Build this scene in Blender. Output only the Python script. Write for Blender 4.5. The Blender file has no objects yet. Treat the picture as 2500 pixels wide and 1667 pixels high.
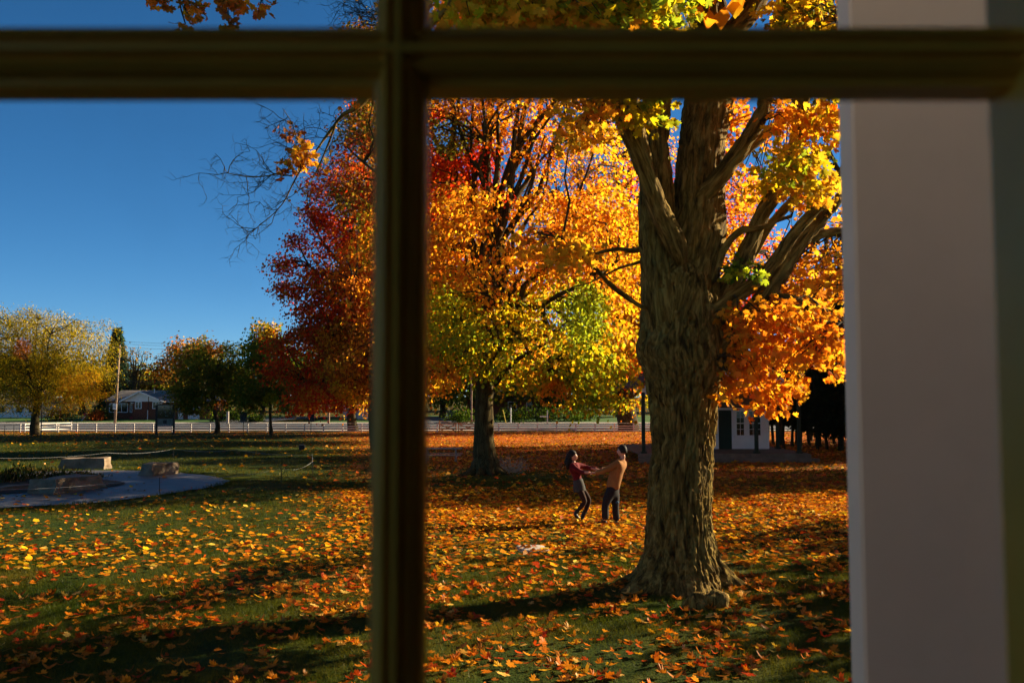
import bpy, bmesh, math, random
import numpy as np
from mathutils import Vector, Matrix

# ------------------------------------------------------------ camera, sky, sun, exposure
S = bpy.context.scene
C = S.collection
F, CX, CY, CAMZ = 2222.0, 1250.0, 833.5, 2.8          # the photograph is 2500 x 1667
PITCH = math.atan(136.5 / F)
cam_d = bpy.data.cameras.new('camera')
cam = bpy.data.objects.new('camera', cam_d); C.objects.link(cam)
cam.location = (0, 0, CAMZ); cam.rotation_euler = (math.pi / 2 + PITCH, 0, 0)
cam_d.sensor_width = 36; cam_d.lens = 36 * F / 2500
cam_d.clip_start = 0.02; cam_d.clip_end = 3000
cam_d.dof.use_dof = True; cam_d.dof.focus_distance = 19.0; cam_d.dof.aperture_fstop = 6.4
S.camera = cam

SUN_EL = math.radians(22.5); SUN_AZ = math.radians(64)   # azimuth clockwise from +Y (view axis)
sun_dir = Vector((math.sin(SUN_AZ) * math.cos(SUN_EL), math.cos(SUN_AZ) * math.cos(SUN_EL), math.sin(SUN_EL)))
w = bpy.data.worlds.new('World'); S.world = w; w.use_nodes = True
nt = w.node_tree; nt.nodes.clear()
sky = nt.nodes.new('ShaderNodeTexSky'); sky.sky_type = 'NISHITA'; sky.sun_disc = False
sky.sun_elevation = SUN_EL; sky.sun_rotation = SUN_AZ
sky.altitude = 300; sky.air_density = 0.65; sky.dust_density = 0.0; sky.ozone_density = 6.0
hs = nt.nodes.new('ShaderNodeHueSaturation'); hs.inputs['Saturation'].default_value = 1.12; hs.inputs['Hue'].default_value = 0.494; hs.inputs['Value'].default_value = 0.78
bg = nt.nodes.new('ShaderNodeBackground'); bg.inputs[1].default_value = 0.05
wo = nt.nodes.new('ShaderNodeOutputWorld')
nt.links.new(sky.outputs[0], hs.inputs['Color']); nt.links.new(hs.outputs[0], bg.inputs[0]); nt.links.new(bg.outputs[0], wo.inputs[0])
sd = bpy.data.lights.new('sun', 'SUN'); sd.energy = 5.0; sd.angle = math.radians(0.5); sd.color = (1.0, 0.82, 0.56)
sun = bpy.data.objects.new('sun', sd); C.objects.link(sun)
sun.rotation_euler = (-sun_dir).to_track_quat('-Z', 'Y').to_euler()
sun.location = (30, 20, 40)
S.view_settings.view_transform = 'Standard'; S.view_settings.look = 'None'
S.view_settings.gamma = 1; S.view_settings.use_curve_mapping = False
S.view_settings.exposure = 1.85
cy = S.cycles
cy.max_bounces = 6; cy.diffuse_bounces = 3; cy.glossy_bounces = 2; cy.transmission_bounces = 4; cy.transparent_max_bounces = 8
cy.caustics_reflective = False; cy.caustics_refractive = False
cy.use_adaptive_sampling = True; cy.adaptive_threshold = 0.02
cy.use_denoising = True
cy.sample_clamp_indirect = 4

# ------------------------------------------------------------ helpers
R = np.random.default_rng(7)
random.seed(7)
PI = math.pi

def ray(px, py):
    x = (px - CX) / F; z = -(py - CY) / F
    return x, math.cos(PITCH) - math.sin(PITCH) * z, math.sin(PITCH) + math.cos(PITCH) * z

def at(px, py, Y):                                     # the point at world distance Y seen at that spot of the photograph
    a, b, c = ray(px, py); t = Y / b
    return np.array([a * t, Y, CAMZ + c * t])

def proj(P):
    yc = math.cos(PITCH) * P[:, 1] + math.sin(PITCH) * (P[:, 2] - CAMZ); zc = -math.sin(PITCH) * P[:, 1] + math.cos(PITCH) * (P[:, 2] - CAMZ)
    return CX + F * P[:, 0] / yc, CY - F * zc / yc

def hashf(i, j, k, seed):
    n = (i * 374761393 + j * 668265263 + k * 2147483647 + seed * 144665) & 0xffffffff
    n = ((n ^ (n >> 13)) * 1274126177) & 0xffffffff
    n = (n ^ (n >> 16)) & 0xffffff
    return n / float(0xffffff)

def noise3(x, y, z, seed=0):                           # value noise in 0..1
    x, y, z = np.broadcast_arrays(np.asarray(x, float), np.asarray(y, float), np.asarray(z, float))
    i, j, k = np.floor(x).astype(np.int64), np.floor(y).astype(np.int64), np.floor(z).astype(np.int64)
    f, g, h = x - i, y - j, z - k
    f, g, h = f * f * (3 - 2 * f), g * g * (3 - 2 * g), h * h * (3 - 2 * h)
    r = 0
    for a in (0, 1):
        for b in (0, 1):
            for c in (0, 1):
                wt = (f if a else 1 - f) * (g if b else 1 - g) * (h if c else 1 - h)
                r = r + wt * hashf(i + a, j + b, k + c, seed)
    return r

_gy = np.arange(-60, 700, 1.0)
_gz = np.interp(_gy, [-60, 0, 20, 30, 46, 80, 106, 112, 128, 141, 200, 700], [0, 0, 0, -.15, -.48, -.95, -1.2, -1.25, -.98, -.62, -.2, 3])
_gz = np.convolve(np.pad(_gz, 4, mode='edge'), np.ones(9) / 9, mode='valid')

def gz(x, y):
    x = np.asarray(x, float); y = np.asarray(y, float)
    b = np.interp(y, _gy, _gz)
    amp = np.interp(y, [-10, 5, 40, 60], [0, 1, 1, 0.2])
    b = b + (noise3(x / 4.0, y / 4.0, 0, 3) - .5) * .10 * amp + (noise3(x / 1.1, y / 1.1, 0, 4) - .5) * .03 * amp
    d = np.hypot(x + 16, y - 30.5)                     # level pad under the stone circle
    wgt = np.clip((9.0 - d) / 2.0, 0, 1)
    b = b * (1 - wgt) + (-0.17) * wgt
    return b

def ground(px, py):
    a, b, c = ray(px, py); Y = 20.0
    for _ in range(60):
        z = float(gz(a * Y / b, Y)); Yn = (z - CAMZ) / c * b
        Y = Y * .5 + Yn * .5
    return np.array([a * Y / b, Y, float(gz(a * Y / b, Y))])

def tag(o, label=None, cat=None, group=None, kind=None):
    if label: o['label'] = label
    if cat: o['category'] = cat
    if group: o['group'] = group
    if kind: o['kind'] = kind
    return o

def thing(name, label, cat, loc=(0, 0, 0), rz=0, group=None):
    o = bpy.data.objects.new(name, None); C.objects.link(o)
    o.location = tuple(float(v) for v in loc); o.rotation_euler = (0, 0, rz); o.empty_display_size = .2
    return tag(o, label, cat, group)

def link(name, me, parent=None, mats=(), world=True):
    o = bpy.data.objects.new(name, me); C.objects.link(o)
    for m in mats: me.materials.append(m)
    if parent is not None:
        o.parent = parent
        if world:                                       # mesh given in world coordinates: keep it there
            o.matrix_parent_inverse = (Matrix.Translation(parent.location) @ parent.rotation_euler.to_matrix().to_4x4()).inverted()
    return o

def mesh_np(name, V, Fc, mat=None, parent=None, smooth=False, col=None, world=True, extra=None):
    V = np.asarray(V, np.float32); Fc = np.asarray(Fc, np.int32)
    me = bpy.data.meshes.new(name)
    k = Fc.shape[1]
    me.vertices.add(len(V)); me.vertices.foreach_set('co', V.ravel())
    me.loops.add(Fc.size); me.loops.foreach_set('vertex_index', Fc.ravel())
    me.polygons.add(len(Fc)); me.polygons.foreach_set('loop_start', np.arange(0, Fc.size, k, dtype=np.int32))
    try: me.polygons.foreach_set('loop_total', np.full(len(Fc), k, np.int32))
    except Exception: pass
    if smooth: me.polygons.foreach_set('use_smooth', np.ones(len(Fc), bool))
    if col is not None:
        a = me.attributes.new('col', 'FLOAT_COLOR', 'POINT')
        a.data.foreach_set('color', np.concatenate([col, np.ones((len(col), 1))], 1).astype(np.float32).ravel())
    if extra is not None:
        a = me.attributes.new('bark', 'FLOAT_VECTOR', 'POINT'); a.data.foreach_set('vector', np.asarray(extra, np.float32).ravel())
    me.update(calc_edges=True); me.validate()
    return link(name, me, parent, (mat,) if mat else (), world)

class MB:                                               # collects simple shapes into one mesh
    def __init__(s): s.v = []; s.f = []
    def box(s, c, d, rz=0, rx=0, ry=0):
        n = len(s.v); M = Matrix.Rotation(rz, 3, 'Z') @ Matrix.Rotation(ry, 3, 'Y') @ Matrix.Rotation(rx, 3, 'X')
        for z in (-.5, .5):
            for x, y in ((-.5, -.5), (.5, -.5), (.5, .5), (-.5, .5)):
                s.v.append(tuple(M @ Vector((x * d[0], y * d[1], z * d[2])) + Vector(c)))
        for q in ((3, 2, 1, 0), (4, 5, 6, 7), (0, 1, 5, 4), (1, 2, 6, 5), (2, 3, 7, 6), (3, 0, 4, 7)): s.f.append(tuple(n + i for i in q))
        return s
    def b2(s, x0, x1, y0, y1, z0, z1): return s.box(((x0 + x1) / 2, (y0 + y1) / 2, (z0 + z1) / 2), (x1 - x0, y1 - y0, z1 - z0))
    def bar(s, a, b, w, h=None):
        a, b = Vector(a), Vector(b); h = h or w; d = (b - a)
        q = d.to_track_quat('Y', 'Z').to_matrix(); n = len(s.v); L = d.length
        for y in (0, L):
            for x, z in ((-w / 2, -h / 2), (w / 2, -h / 2), (w / 2, h / 2), (-w / 2, h / 2)): s.v.append(tuple(a + q @ Vector((x, y, z))))
        for qd in ((0, 1, 2, 3), (7, 6, 5, 4), (0, 4, 5, 1), (1, 5, 6, 2), (2, 6, 7, 3), (3, 7, 4, 0)): s.f.append(tuple(n + i for i in qd))
        return s
    def cyl(s, a, b, r0, r1=None, n=10):
        r1 = r0 if r1 is None else r1
        a, b = Vector(a), Vector(b); q = (b - a).to_track_quat('Z', 'Y').to_matrix(); k = len(s.v)
        for p, r in ((a, r0), (b, r1)):
            for i in range(n): t = 2 * PI * i / n; s.v.append(tuple(p + q @ Vector((r * math.cos(t), r * math.sin(t), 0))))
        for i in range(n): j = (i + 1) % n; s.f.append((k + i, k + j, k + n + j, k + n + i))
        s.f.append(tuple(k + i for i in reversed(range(n)))); s.f.append(tuple(k + n + i for i in range(n)))
        return s
    def prism(s, poly, y0, y1):                         # polygon in X/Z pushed along Y
        n = len(s.v); m = len(poly)
        for y in (y0, y1):
            for x, z in poly: s.v.append((x, y, z))
        s.f.append(tuple(n + i for i in range(m))); s.f.append(tuple(n + m + i for i in reversed(range(m))))
        for i in range(m): j = (i + 1) % m; s.f.append((n + j, n + i, n + m + i, n + m + j))
        return s
    def prism_x(s, poly, x0, x1):                       # polygon in Y/Z pushed along X
        n = len(s.v); m = len(poly)
        for x in (x0, x1):
            for y, z in poly: s.v.append((x, y, z))
        s.f.append(tuple(n + i for i in range(m))); s.f.append(tuple(n + m + i for i in reversed(range(m))))
        for i in range(m): j = (i + 1) % m; s.f.append((n + j, n + i, n + m + i, n + m + j))
        return s
    def build(s, name, mat, parent=None, world=True, bevel=0, smooth=False):
        me = bpy.data.meshes.new(name); me.from_pydata([tuple(map(float, v)) for v in s.v], [], s.f)
        bm = bmesh.new(); bm.from_mesh(me); bmesh.ops.recalc_face_normals(bm, faces=bm.faces)
        if bevel: bmesh.ops.bevel(bm, geom=list(bm.edges), offset=bevel, segments=1, affect='EDGES')
        bm.to_mesh(me); bm.free()
        if smooth: me.polygons.foreach_set('use_smooth', np.ones(len(me.polygons), bool))
        me.update()
        return link(name, me, parent, (mat,), world)

# ------------------------------------------------------------ materials
MATS = {}
def nodes(name):
    m = bpy.data.materials.new(name); m.use_nodes = True; t = m.node_tree; t.nodes.clear()
    out = t.nodes.new('ShaderNodeOutputMaterial'); MATS[name] = m
    return m, t, out

def N(t, typ, **kw):
    n = t.nodes.new(typ)
    for k, v in kw.items():
        if k.startswith('_'): setattr(n, k[1:], v)
        else: n.inputs[k].default_value = v
    return n

def noisy(name, c1, c2, scale=5, rough=.8, bump=.2, bscale=None, stretch=(1, 1, 1), spec=.2, dist=.01, coord='Object', detail=4):
    m, t, out = nodes(name); L = t.links.new
    tc = N(t, 'ShaderNodeTexCoord'); mp = N(t, 'ShaderNodeMapping'); mp.inputs['Scale'].default_value = stretch
    L(tc.outputs[coord], mp.inputs[0])
    n1 = N(t, 'ShaderNodeTexNoise', Scale=scale, Detail=detail, Roughness=.6); L(mp.outputs[0], n1.inputs['Vector'])
    cr = N(t, 'ShaderNodeValToRGB'); cr.color_ramp.elements[0].position = .32; cr.color_ramp.elements[1].position = .68
    cr.color_ramp.elements[0].color = (*c1, 1); cr.color_ramp.elements[1].color = (*c2, 1); L(n1.outputs[0], cr.inputs[0])
    p = N(t, 'ShaderNodeBsdfPrincipled', Roughness=rough); p.inputs['Specular IOR Level'].default_value = spec
    L(cr.outputs[0], p.inputs['Base Color'])
    n2 = N(t, 'ShaderNodeTexNoise', Scale=bscale or scale * 6, Detail=5); L(mp.outputs[0], n2.inputs['Vector'])
    bp = N(t, 'ShaderNodeBump', Strength=bump, Distance=dist); L(n2.outputs[0], bp.inputs['Height']); L(bp.outputs[0], p.inputs['Normal'])
    L(p.outputs[0], out.inputs[0])
    return m

def leaf_mat(name, trans=.5, gloss=.012, boost=(1.25, 1.15, .8)):
    m, t, out = nodes(name); L = t.links.new
    a = N(t, 'ShaderNodeAttribute', _attribute_name='col')
    d = N(t, 'ShaderNodeBsdfDiffuse'); L(a.outputs['Color'], d.inputs[0])
    mx = N(t, 'ShaderNodeMix', _data_type='RGBA', _blend_type='MULTIPLY'); mx.inputs['Factor'].default_value = 1
    L(a.outputs['Color'], mx.inputs['A']); mx.inputs['B'].default_value = (*boost, 1)
    tr = N(t, 'ShaderNodeBsdfTranslucent'); L(mx.outputs['Result'], tr.inputs[0])
    m1 = N(t, 'ShaderNodeMixShader'); m1.inputs[0].default_value = trans; L(d.outputs[0], m1.inputs[1]); L(tr.outputs[0], m1.inputs[2])
    g = N(t, 'ShaderNodeBsdfGlossy', Roughness=.42)
    m2 = N(t, 'ShaderNodeMixShader'); m2.inputs[0].default_value = gloss; L(m1.outputs[0], m2.inputs[1]); L(g.outputs[0], m2.inputs[2])
    L(m2.outputs[0], out.inputs[0])
    return m

def bark_mat(name, c1, c2, c3, sc=1.0, bump=.9):
    m, t, out = nodes(name); L = t.links.new
    a = N(t, 'ShaderNodeAttribute', _attribute_name='bark')
    mp = N(t, 'ShaderNodeMapping'); mp.inputs['Scale'].default_value = (16 * sc, 16 * sc, 3.2 * sc); L(a.outputs['Vector'], mp.inputs[0])
    n1 = N(t, 'ShaderNodeTexNoise', Scale=1.0, Detail=6, Roughness=.65, Distortion=.6); L(mp.outputs[0], n1.inputs['Vector'])
    cr = N(t, 'ShaderNodeValToRGB'); e = cr.color_ramp.elements
    e[0].position = .36; e[0].color = (*c1, 1); e[1].position = .66; e[1].color = (*c3, 1)
    k = e.new(.5); k.color = (*c2, 1); L(n1.outputs[0], cr.inputs[0])
    n3 = N(t, 'ShaderNodeTexNoise', Scale=.12, Detail=3); L(mp.outputs[0], n3.inputs['Vector'])
    mx = N(t, 'ShaderNodeMix', _data_type='RGBA', _blend_type='MIX'); L(n3.outputs[0], mx.inputs['Factor']); L(cr.outputs[0], mx.inputs['A'])
    mx2 = N(t, 'ShaderNodeMix', _data_type='RGBA', _blend_type='MULTIPLY'); mx2.inputs['Factor'].default_value = 1; L(cr.outputs[0], mx2.inputs['A']); mx2.inputs['B'].default_value = (.75, .9, .55, 1)
    L(mx2.outputs['Result'], mx.inputs['B'])
    p = N(t, 'ShaderNodeBsdfPrincipled', Roughness=.9); p.inputs['Specular IOR Level'].default_value = .06
    n4 = N(t, 'ShaderNodeTexNoise', Scale=.22, Detail=7, Roughness=.7); L(mp.outputs[0], n4.inputs['Vector'])        # lichen
    lr = N(t, 'ShaderNodeMapRange'); lr.inputs['From Min'].default_value = .56; lr.inputs['From Max'].default_value = .68; lr.inputs['To Max'].default_value = .55; L(n4.outputs[0], lr.inputs[0])
    mx3 = N(t, 'ShaderNodeMix', _data_type='RGBA', _blend_type='MIX'); L(lr.outputs[0], mx3.inputs['Factor']); L(mx.outputs['Result'], mx3.inputs['A']); mx3.inputs['B'].default_value = (c3[0] * .62, c3[1] * .95, c3[2] * .9, 1)
    L(mx3.outputs['Result'], p.inputs['Base Color'])
    bp = N(t, 'ShaderNodeBump', Strength=bump, Distance=.03); L(n1.outputs[0], bp.inputs['Height']); L(bp.outputs[0], p.inputs['Normal'])
    L(p.outputs[0], out.inputs[0])
    return m

M_leaf = leaf_mat('maple_leaf_tissue', .68, .004, (1.35, 1.25, .8))
M_fallen = leaf_mat('fallen_leaf_tissue', .25, .012, (1.1, 1, .8))
M_grassb = leaf_mat('grass_blade', .4, .006, (1.3, 1.2, .7))
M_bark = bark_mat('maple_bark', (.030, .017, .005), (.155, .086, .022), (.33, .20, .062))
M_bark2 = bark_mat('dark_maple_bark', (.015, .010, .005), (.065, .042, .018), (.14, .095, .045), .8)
M_barkf = bark_mat('distant_bark', (.02, .014, .009), (.05, .036, .022), (.10, .075, .05), .7)
M_paint = noisy('old_cream_paint', (.80, .37, .045), (.90, .44, .06), 14, .45, .25, 90, spec=.4, dist=.0006)
M_white = noisy('white_paint', (.66, .64, .62), (.76, .74, .72), 3, .6, .15, 40, dist=.002)
M_whitef = noisy('white_fence_paint', (.62, .56, .50), (.76, .70, .64), 2, .6, .1)
M_orangewood = noisy('fresh_gate_wood', (.42, .22, .09), (.55, .31, .14), 4, .6, .1, stretch=(1, 1, 4))
M_greenpost = noisy('dark_green_paint', (.012, .022, .012), (.02, .034, .018), 3, .5, .1)
M_black = noisy('black_metal', (.01, .01, .01), (.02, .02, .02), 4, .4, .05)
M_brick = noisy('red_brown_brick', (.11, .035, .02), (.17, .06, .035), 9, .9, .3)
M_roof = noisy('grey_shingle', (.13, .115, .10), (.21, .18, .16), 2.5, .9, .3)
M_roofd = noisy('dark_shingle', (.05, .035, .025), (.09, .06, .045), 5, .9, .3)
M_siding = noisy('white_clapboard', (.74, .66, .60), (.82, .74, .68), 1.5, .6, .1)
M_soffit = noisy('brown_soffit', (.16, .11, .07), (.20, .14, .09), 2, .7, .05)
M_deck = noisy('weathered_deck', (.12, .09, .06), (.2, .15, .10), 3, .8, .2)
M_wood = noisy('grey_weathered_wood', (.20, .17, .13), (.32, .28, .22), 6, .8, .2, stretch=(.3, 4, 4))
M_polew = noisy('utility_pole_wood', (.2, .13, .09), (.32, .22, .16), 5, .9, .2, stretch=(4, 4, .3))
M_stone = noisy('sandstone_block', (.13, .085, .05), (.26, .19, .125), 2.2, .85, .6, 14, dist=.03)
M_paving = noisy('circle_paving', (.045, .04, .035), (.10, .092, .082), .7, .55, .3, 30, dist=.004, spec=.5)
M_asphalt = noisy('asphalt', (.07, .07, .075), (.11, .11, .115), .6, .85, .2)
M_concrete = noisy('pale_concrete', (.34, .29, .25), (.44, .39, .34), .8, .85, .1)
M_lawn2 = noisy('far_lawn', (.02, .06, .006), (.045, .10, .01), .8, .95, .2)
M_rope = noisy('white_rope', (.22, .22, .20), (.32, .31, .29), 30, .8, .1)
M_dirt = noisy('dark_planting_soil', (.015, .012, .008), (.05, .035, .02), 3, .95, .5, dist=.03)
M_plaster = noisy('room_plaster', (.66, .42, .20), (.72, .47, .24), 2, .8, .05)
M_floorb = noisy('room_floor_boards', (.10, .06, .03), (.16, .1, .05), 3, .5, .05)
M_red = noisy('red_paint', (.45, .03, .03), (.55, .05, .04), 4, .5, .05)
M_yellow = noisy('yellow_plastic', (.6, .4, .02), (.7, .5, .04), 4, .5, .05)
M_signw = noisy('sign_white', (.72, .72, .70), (.78, .78, .76), 4, .4, .02)
M_dglass, t, out = nodes('dark_window_glass')
p = N(t, 'ShaderNodeBsdfPrincipled', Roughness=.05); p.inputs['Base Color'].default_value = (.012, .016, .014, 1); t.links.new(p.outputs[0], out.inputs[0])
M_car = noisy('dark_car_paint', (.01, .012, .016), (.016, .018, .024), 1, .2, .0, spec=.6)

M_glass, t, out = nodes('old_window_glass'); L = t.links.new
tr = N(t, 'ShaderNodeBsdfTransparent'); tr.inputs[0].default_value = (.97, .975, .96, 1)
gl = N(t, 'ShaderNodeBsdfGlossy', Roughness=.02); fr = N(t, 'ShaderNodeFresnel', IOR=1.45)
mx = N(t, 'ShaderNodeMixShader'); L(fr.outputs[0], mx.inputs[0]); L(tr.outputs[0], mx.inputs[1]); L(gl.outputs[0], mx.inputs[2])
tc = N(t, 'ShaderNodeTexCoord'); dn = N(t, 'ShaderNodeTexNoise', Scale=9, Detail=5, Roughness=.7); L(tc.outputs['Object'], dn.inputs['Vector'])   # old dust on the pane
dm = N(t, 'ShaderNodeMapRange'); dm.inputs['From Min'].default_value = .48; dm.inputs['From Max'].default_value = .85; dm.inputs['To Max'].default_value = .05; L(dn.outputs[0], dm.inputs[0])
dd_ = N(t, 'ShaderNodeBsdfDiffuse'); dd_.inputs[0].default_value = (.5, .47, .42, 1); m3 = N(t, 'ShaderNodeMixShader'); L(dm.outputs[0], m3.inputs[0]); L(mx.outputs[0], m3.inputs[1]); L(dd_.outputs[0], m3.inputs[2]); L(m3.outputs[0], out.inputs[0])

# lawn: grass, thin soil and the litter of leaves too far off to be picked apart
M_lawn, t, out = nodes('lawn_with_leaf_litter'); L = t.links.new
geo = N(t, 'ShaderNodeNewGeometry'); sep = N(t, 'ShaderNodeSeparateXYZ'); L(geo.outputs['Position'], sep.inputs[0])
def ramp(t, src, stops):
    cr = N(t, 'ShaderNodeValToRGB'); e = cr.color_ramp.elements
    e[0].position = stops[0][0]; e[0].color = (*stops[0][1], 1); e[1].position = stops[-1][0]; e[1].color = (*stops[-1][1], 1)
    for p_, c_ in stops[1:-1]: q = e.new(p_); q.color = (*c_, 1)
    t.links.new(src, cr.inputs[0]); return cr
n1 = N(t, 'ShaderNodeTexNoise', Scale=1.4, Detail=6, Roughness=.7); L(geo.outputs['Position'], n1.inputs['Vector'])
gr = ramp(t, n1.outputs[0], [(.3, (.010, .018, .002)), (.5, (.024, .038, .004)), (.72, (.065, .058, .008))])
n2 = N(t, 'ShaderNodeTexVoronoi', Scale=7.5); L(geo.outputs['Position'], n2.inputs['Vector'])
sc_ = N(t, 'ShaderNodeSeparateColor'); L(n2.outputs['Color'], sc_.inputs[0])
lf = ramp(t, sc_.outputs[0], [(0, (.16, .02, .008)), (.3, (.42, .09, .012)), (.6, (.55, .20, .02)), (.8, (.30, .07, .012)), (1, (.12, .05, .015))])
att = N(t, 'ShaderNodeAttribute', _attribute_name='col')
n3 = N(t, 'ShaderNodeTexNoise', Scale=.5, Detail=4); L(geo.outputs['Position'], n3.inputs['Vector'])
sepc = N(t, 'ShaderNodeSeparateColor'); L(att.outputs['Color'], sepc.inputs[0])
ad = N(t, 'ShaderNodeMath', _operation='ADD'); L(sc_.outputs[1], ad.inputs[0]); L(n3.outputs[0], ad.inputs[1])
sb = N(t, 'ShaderNodeMath', _operation='MULTIPLY_ADD'); L(sepc.outputs[0], sb.inputs[0]); sb.inputs[1].default_value = 1.7; sb.inputs[2].default_value = .0
gt = N(t, 'ShaderNodeMath', _operation='LESS_THAN'); L(ad.outputs[0], gt.inputs[0]); L(sb.outputs[0], gt.inputs[1])
mx = N(t, 'ShaderNodeMix', _data_type='RGBA'); L(gt.outputs[0], mx.inputs['Factor']); L(gr.outputs[0], mx.inputs['A']); L(lf.outputs[0], mx.inputs['B'])
p = N(t, 'ShaderNodeBsdfPrincipled', Roughness=.95); p.inputs['Specular IOR Level'].default_value = .05; L(mx.outputs['Result'], p.inputs['Base Color'])
nb = N(t, 'ShaderNodeTexNoise', Scale=22, Detail=6); L(geo.outputs['Position'], nb.inputs['Vector'])
bp = N(t, 'ShaderNodeBump', Strength=.8, Distance=.05); L(nb.outputs[0], bp.inputs['Height']); L(bp.outputs[0], p.inputs['Normal']); L(p.outputs[0], out.inputs[0])

# ------------------------------------------------------------ the ground, road, drives
def litter(x, y):                                       # share of the lawn that fallen leaves cover
    x = np.asarray(x, float); y = np.asarray(y, float)
    d = np.interp(y, [8, 13, 16, 19, 30, 60, 104], [.42, .50, .75, .9, .8, .85, .85])
    px = CX + F * x / np.maximum(y, 1)
    left = np.clip((980 - px) / 260, 0, 1)
    dl = np.interp(y, [8, 13, 17, 19.5, 23, 30, 60, 98, 106], [.55, .48, .30, .15, .06, .03, .06, .35, .5])
    d = d * (1 - left) + dl * left
    mid = np.exp(-((px - 1230) / 260) ** 2 - ((y - 34) / 6.5) ** 2)   # thinner round the second maple
    return np.clip(d * (1 - .75 * mid) * (.72 + .56 * noise3(x / 2.3, y / 2.3, 0, 9)), 0, 1)

ys = np.concatenate([np.arange(-25, 6, 1.5), np.arange(6, 60, .28), np.arange(60, 150, 1.2), np.geomspace(150, 690, 20)])
xs = np.concatenate([-np.geomspace(320, 34, 22), np.arange(-33, 24, .3), np.geomspace(24, 320, 22)])
X, Y = np.meshgrid(xs, ys); Z = gz(X, Y)
nx, ny = len(xs), len(ys); idx = np.arange(nx * ny).reshape(ny, nx)
q = np.stack([idx[:-1, :-1], idx[:-1, 1:], idx[1:, 1:], idx[1:, :-1]], -1).reshape(-1, 4)
lc = litter(X.ravel(), Y.ravel())
lc = np.where(Y.ravel() < 24, lc * .45, lc); lc = np.where(Y.ravel() > 108, .35, lc)
tag(mesh_np('ground', np.stack([X.ravel(), Y.ravel(), Z.ravel()], 1), q, M_lawn, smooth=True, col=np.repeat(lc[:, None], 3, 1)), kind='structure')

def sheet(name, pts_fn, nu, nv, mat, dz, kind='structure', parent=None):
    u, v = np.meshgrid(np.linspace(0, 1, nu), np.linspace(0, 1, nv)); x, y = pts_fn(u, v)
    V = np.stack([x.ravel(), y.ravel(), (gz(x, y) + dz).ravel()], 1); i = np.arange(nu * nv).reshape(nv, nu)
    q = np.stack([i[:-1, :-1], i[:-1, 1:], i[1:, 1:], i[1:, :-1]], -1).reshape(-1, 4)
    o = mesh_np(name, V, q, mat, parent, smooth=True)
    if kind: o['kind'] = kind
    return o
sheet('road', lambda u, v: (-160 + 320 * u, 114 + 14 * v), 60, 24, M_asphalt, .05)
sheet('sidewalk', lambda u, v: (-160 + 320 * u, 109.6 + 2.6 * v), 60, 6, M_concrete, .07)
sheet('sidewalk', lambda u, v: (-160 + 320 * u, 130 + 2.2 * v), 60, 6, M_concrete, .07)
sheet('lawn', lambda u, v: (-110 + 72 * u, 132.5 + 30 * v), 40, 24, M_lawn2, .06)
sheet('lawn', lambda u, v: (-29 + 60 * u, 132.5 + 30 * v), 40, 24, M_lawn2, .06)
sheet('driveway', lambda u, v: (-46 + 8 * u + 10 * v, 128 + 28 * v), 12, 24, M_asphalt, .09)
sheet('driveway', lambda u, v: (-17 + 9 * u, 128 + 26 * v), 12, 24, M_asphalt, .09)
sheet('driveway', lambda u, v: (-90 + 28 * u - 20 * v, 111 + 18 * (1 - v)), 12, 12, M_asphalt, .10)
ko = MB(); ko.b2(-160, 160, 113.6, 113.85, -1.4, -1.08); ko.b2(-160, 160, 128.2, 128.45, -1.1, -.83); tag(ko.build('kerb', M_concrete), kind='structure')

# ------------------------------------------------------------ leaves, tubes, trees
def leaf_template(half, centre=(0, .38)):
    o = [(x, y) for x, y in half] + [(-x, y) for x, y in reversed(half[1:-1])]
    V = [(centre[0], centre[1], 0)] + [(x, y, 0) for x, y in o]
    n = len(o); Fc = [(0, 1 + i, 1 + (i + 1) % n) for i in range(n)]
    V = np.array(V, float); V[:, 1] -= .0
    V[:, 2] = .35 * V[:, 0] ** 2 * 1.6 + .22 * (V[:, 1] - .4) ** 2 + .10 * np.abs(V[:, 0])
    return V, np.array(Fc)[:, ::-1]
LEAF_HI = leaf_template([(0, 1), (.07, .80), (.20, .82), (.15, .60), (.33, .66), (.36, .74), (.56, .66), (.46, .46), (.58, .36), (.30, .26), (.34, .06), (.06, .10), (0, -.02)])
LEAF_MD = leaf_template([(0, 1), (.14, .58), (.5, .68), (.30, .32), (.34, .02), (0, .08)])
LEAF_LO = (np.array([(0, 1, 0), (.48, .6, .12), (.26, 0, .04), (-.26, 0, .04), (-.48, .6, .12), (0, .4, 0)], float), np.array([(5, 1, 0), (5, 2, 1), (5, 3, 2), (5, 4, 3), (5, 0, 4)]))
LEAF_TINY = (np.array([(0, 1, 0), (.4, .45, .1), (0, 0, 0), (-.4, .45, .1)], float), np.array([(0, 2, 1), (0, 3, 2)]))
LEAF_NARROW = (np.array([(0, 1, 0), (.16, .5, .05), (0, 0, 0), (-.16, .5, .05)], float), np.array([(0, 2, 1), (0, 3, 2)]))

def basis(tip, nrm):
    tip = tip / (np.linalg.norm(tip, axis=1, keepdims=True) + 1e-9)
    s = np.cross(tip, nrm); s /= (np.linalg.norm(s, axis=1, keepdims=True) + 1e-9)
    n = np.cross(s, tip)
    return np.stack([s, tip, n], 2)                     # columns

def leaf_mesh(name, tmpl, pos, B, size, col, mat, parent=None, curl=None):
    V, Fc = tmpl; n = len(pos); k = len(V)
    T = np.repeat(V[None], n, 0)
    if curl is not None: T[:, :, 2] *= curl[:, None]
    P = np.einsum('nij,nkj->nki', B, T * size[:, None, None]) + pos[:, None, :]
    FF = (Fc[None] + (np.arange(n) * k)[:, None, None]).reshape(-1, 3)
    c = np.repeat(col, k, 0)
    return mesh_np(name, P.reshape(-1, 3), FF, mat, parent, False, c)

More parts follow.
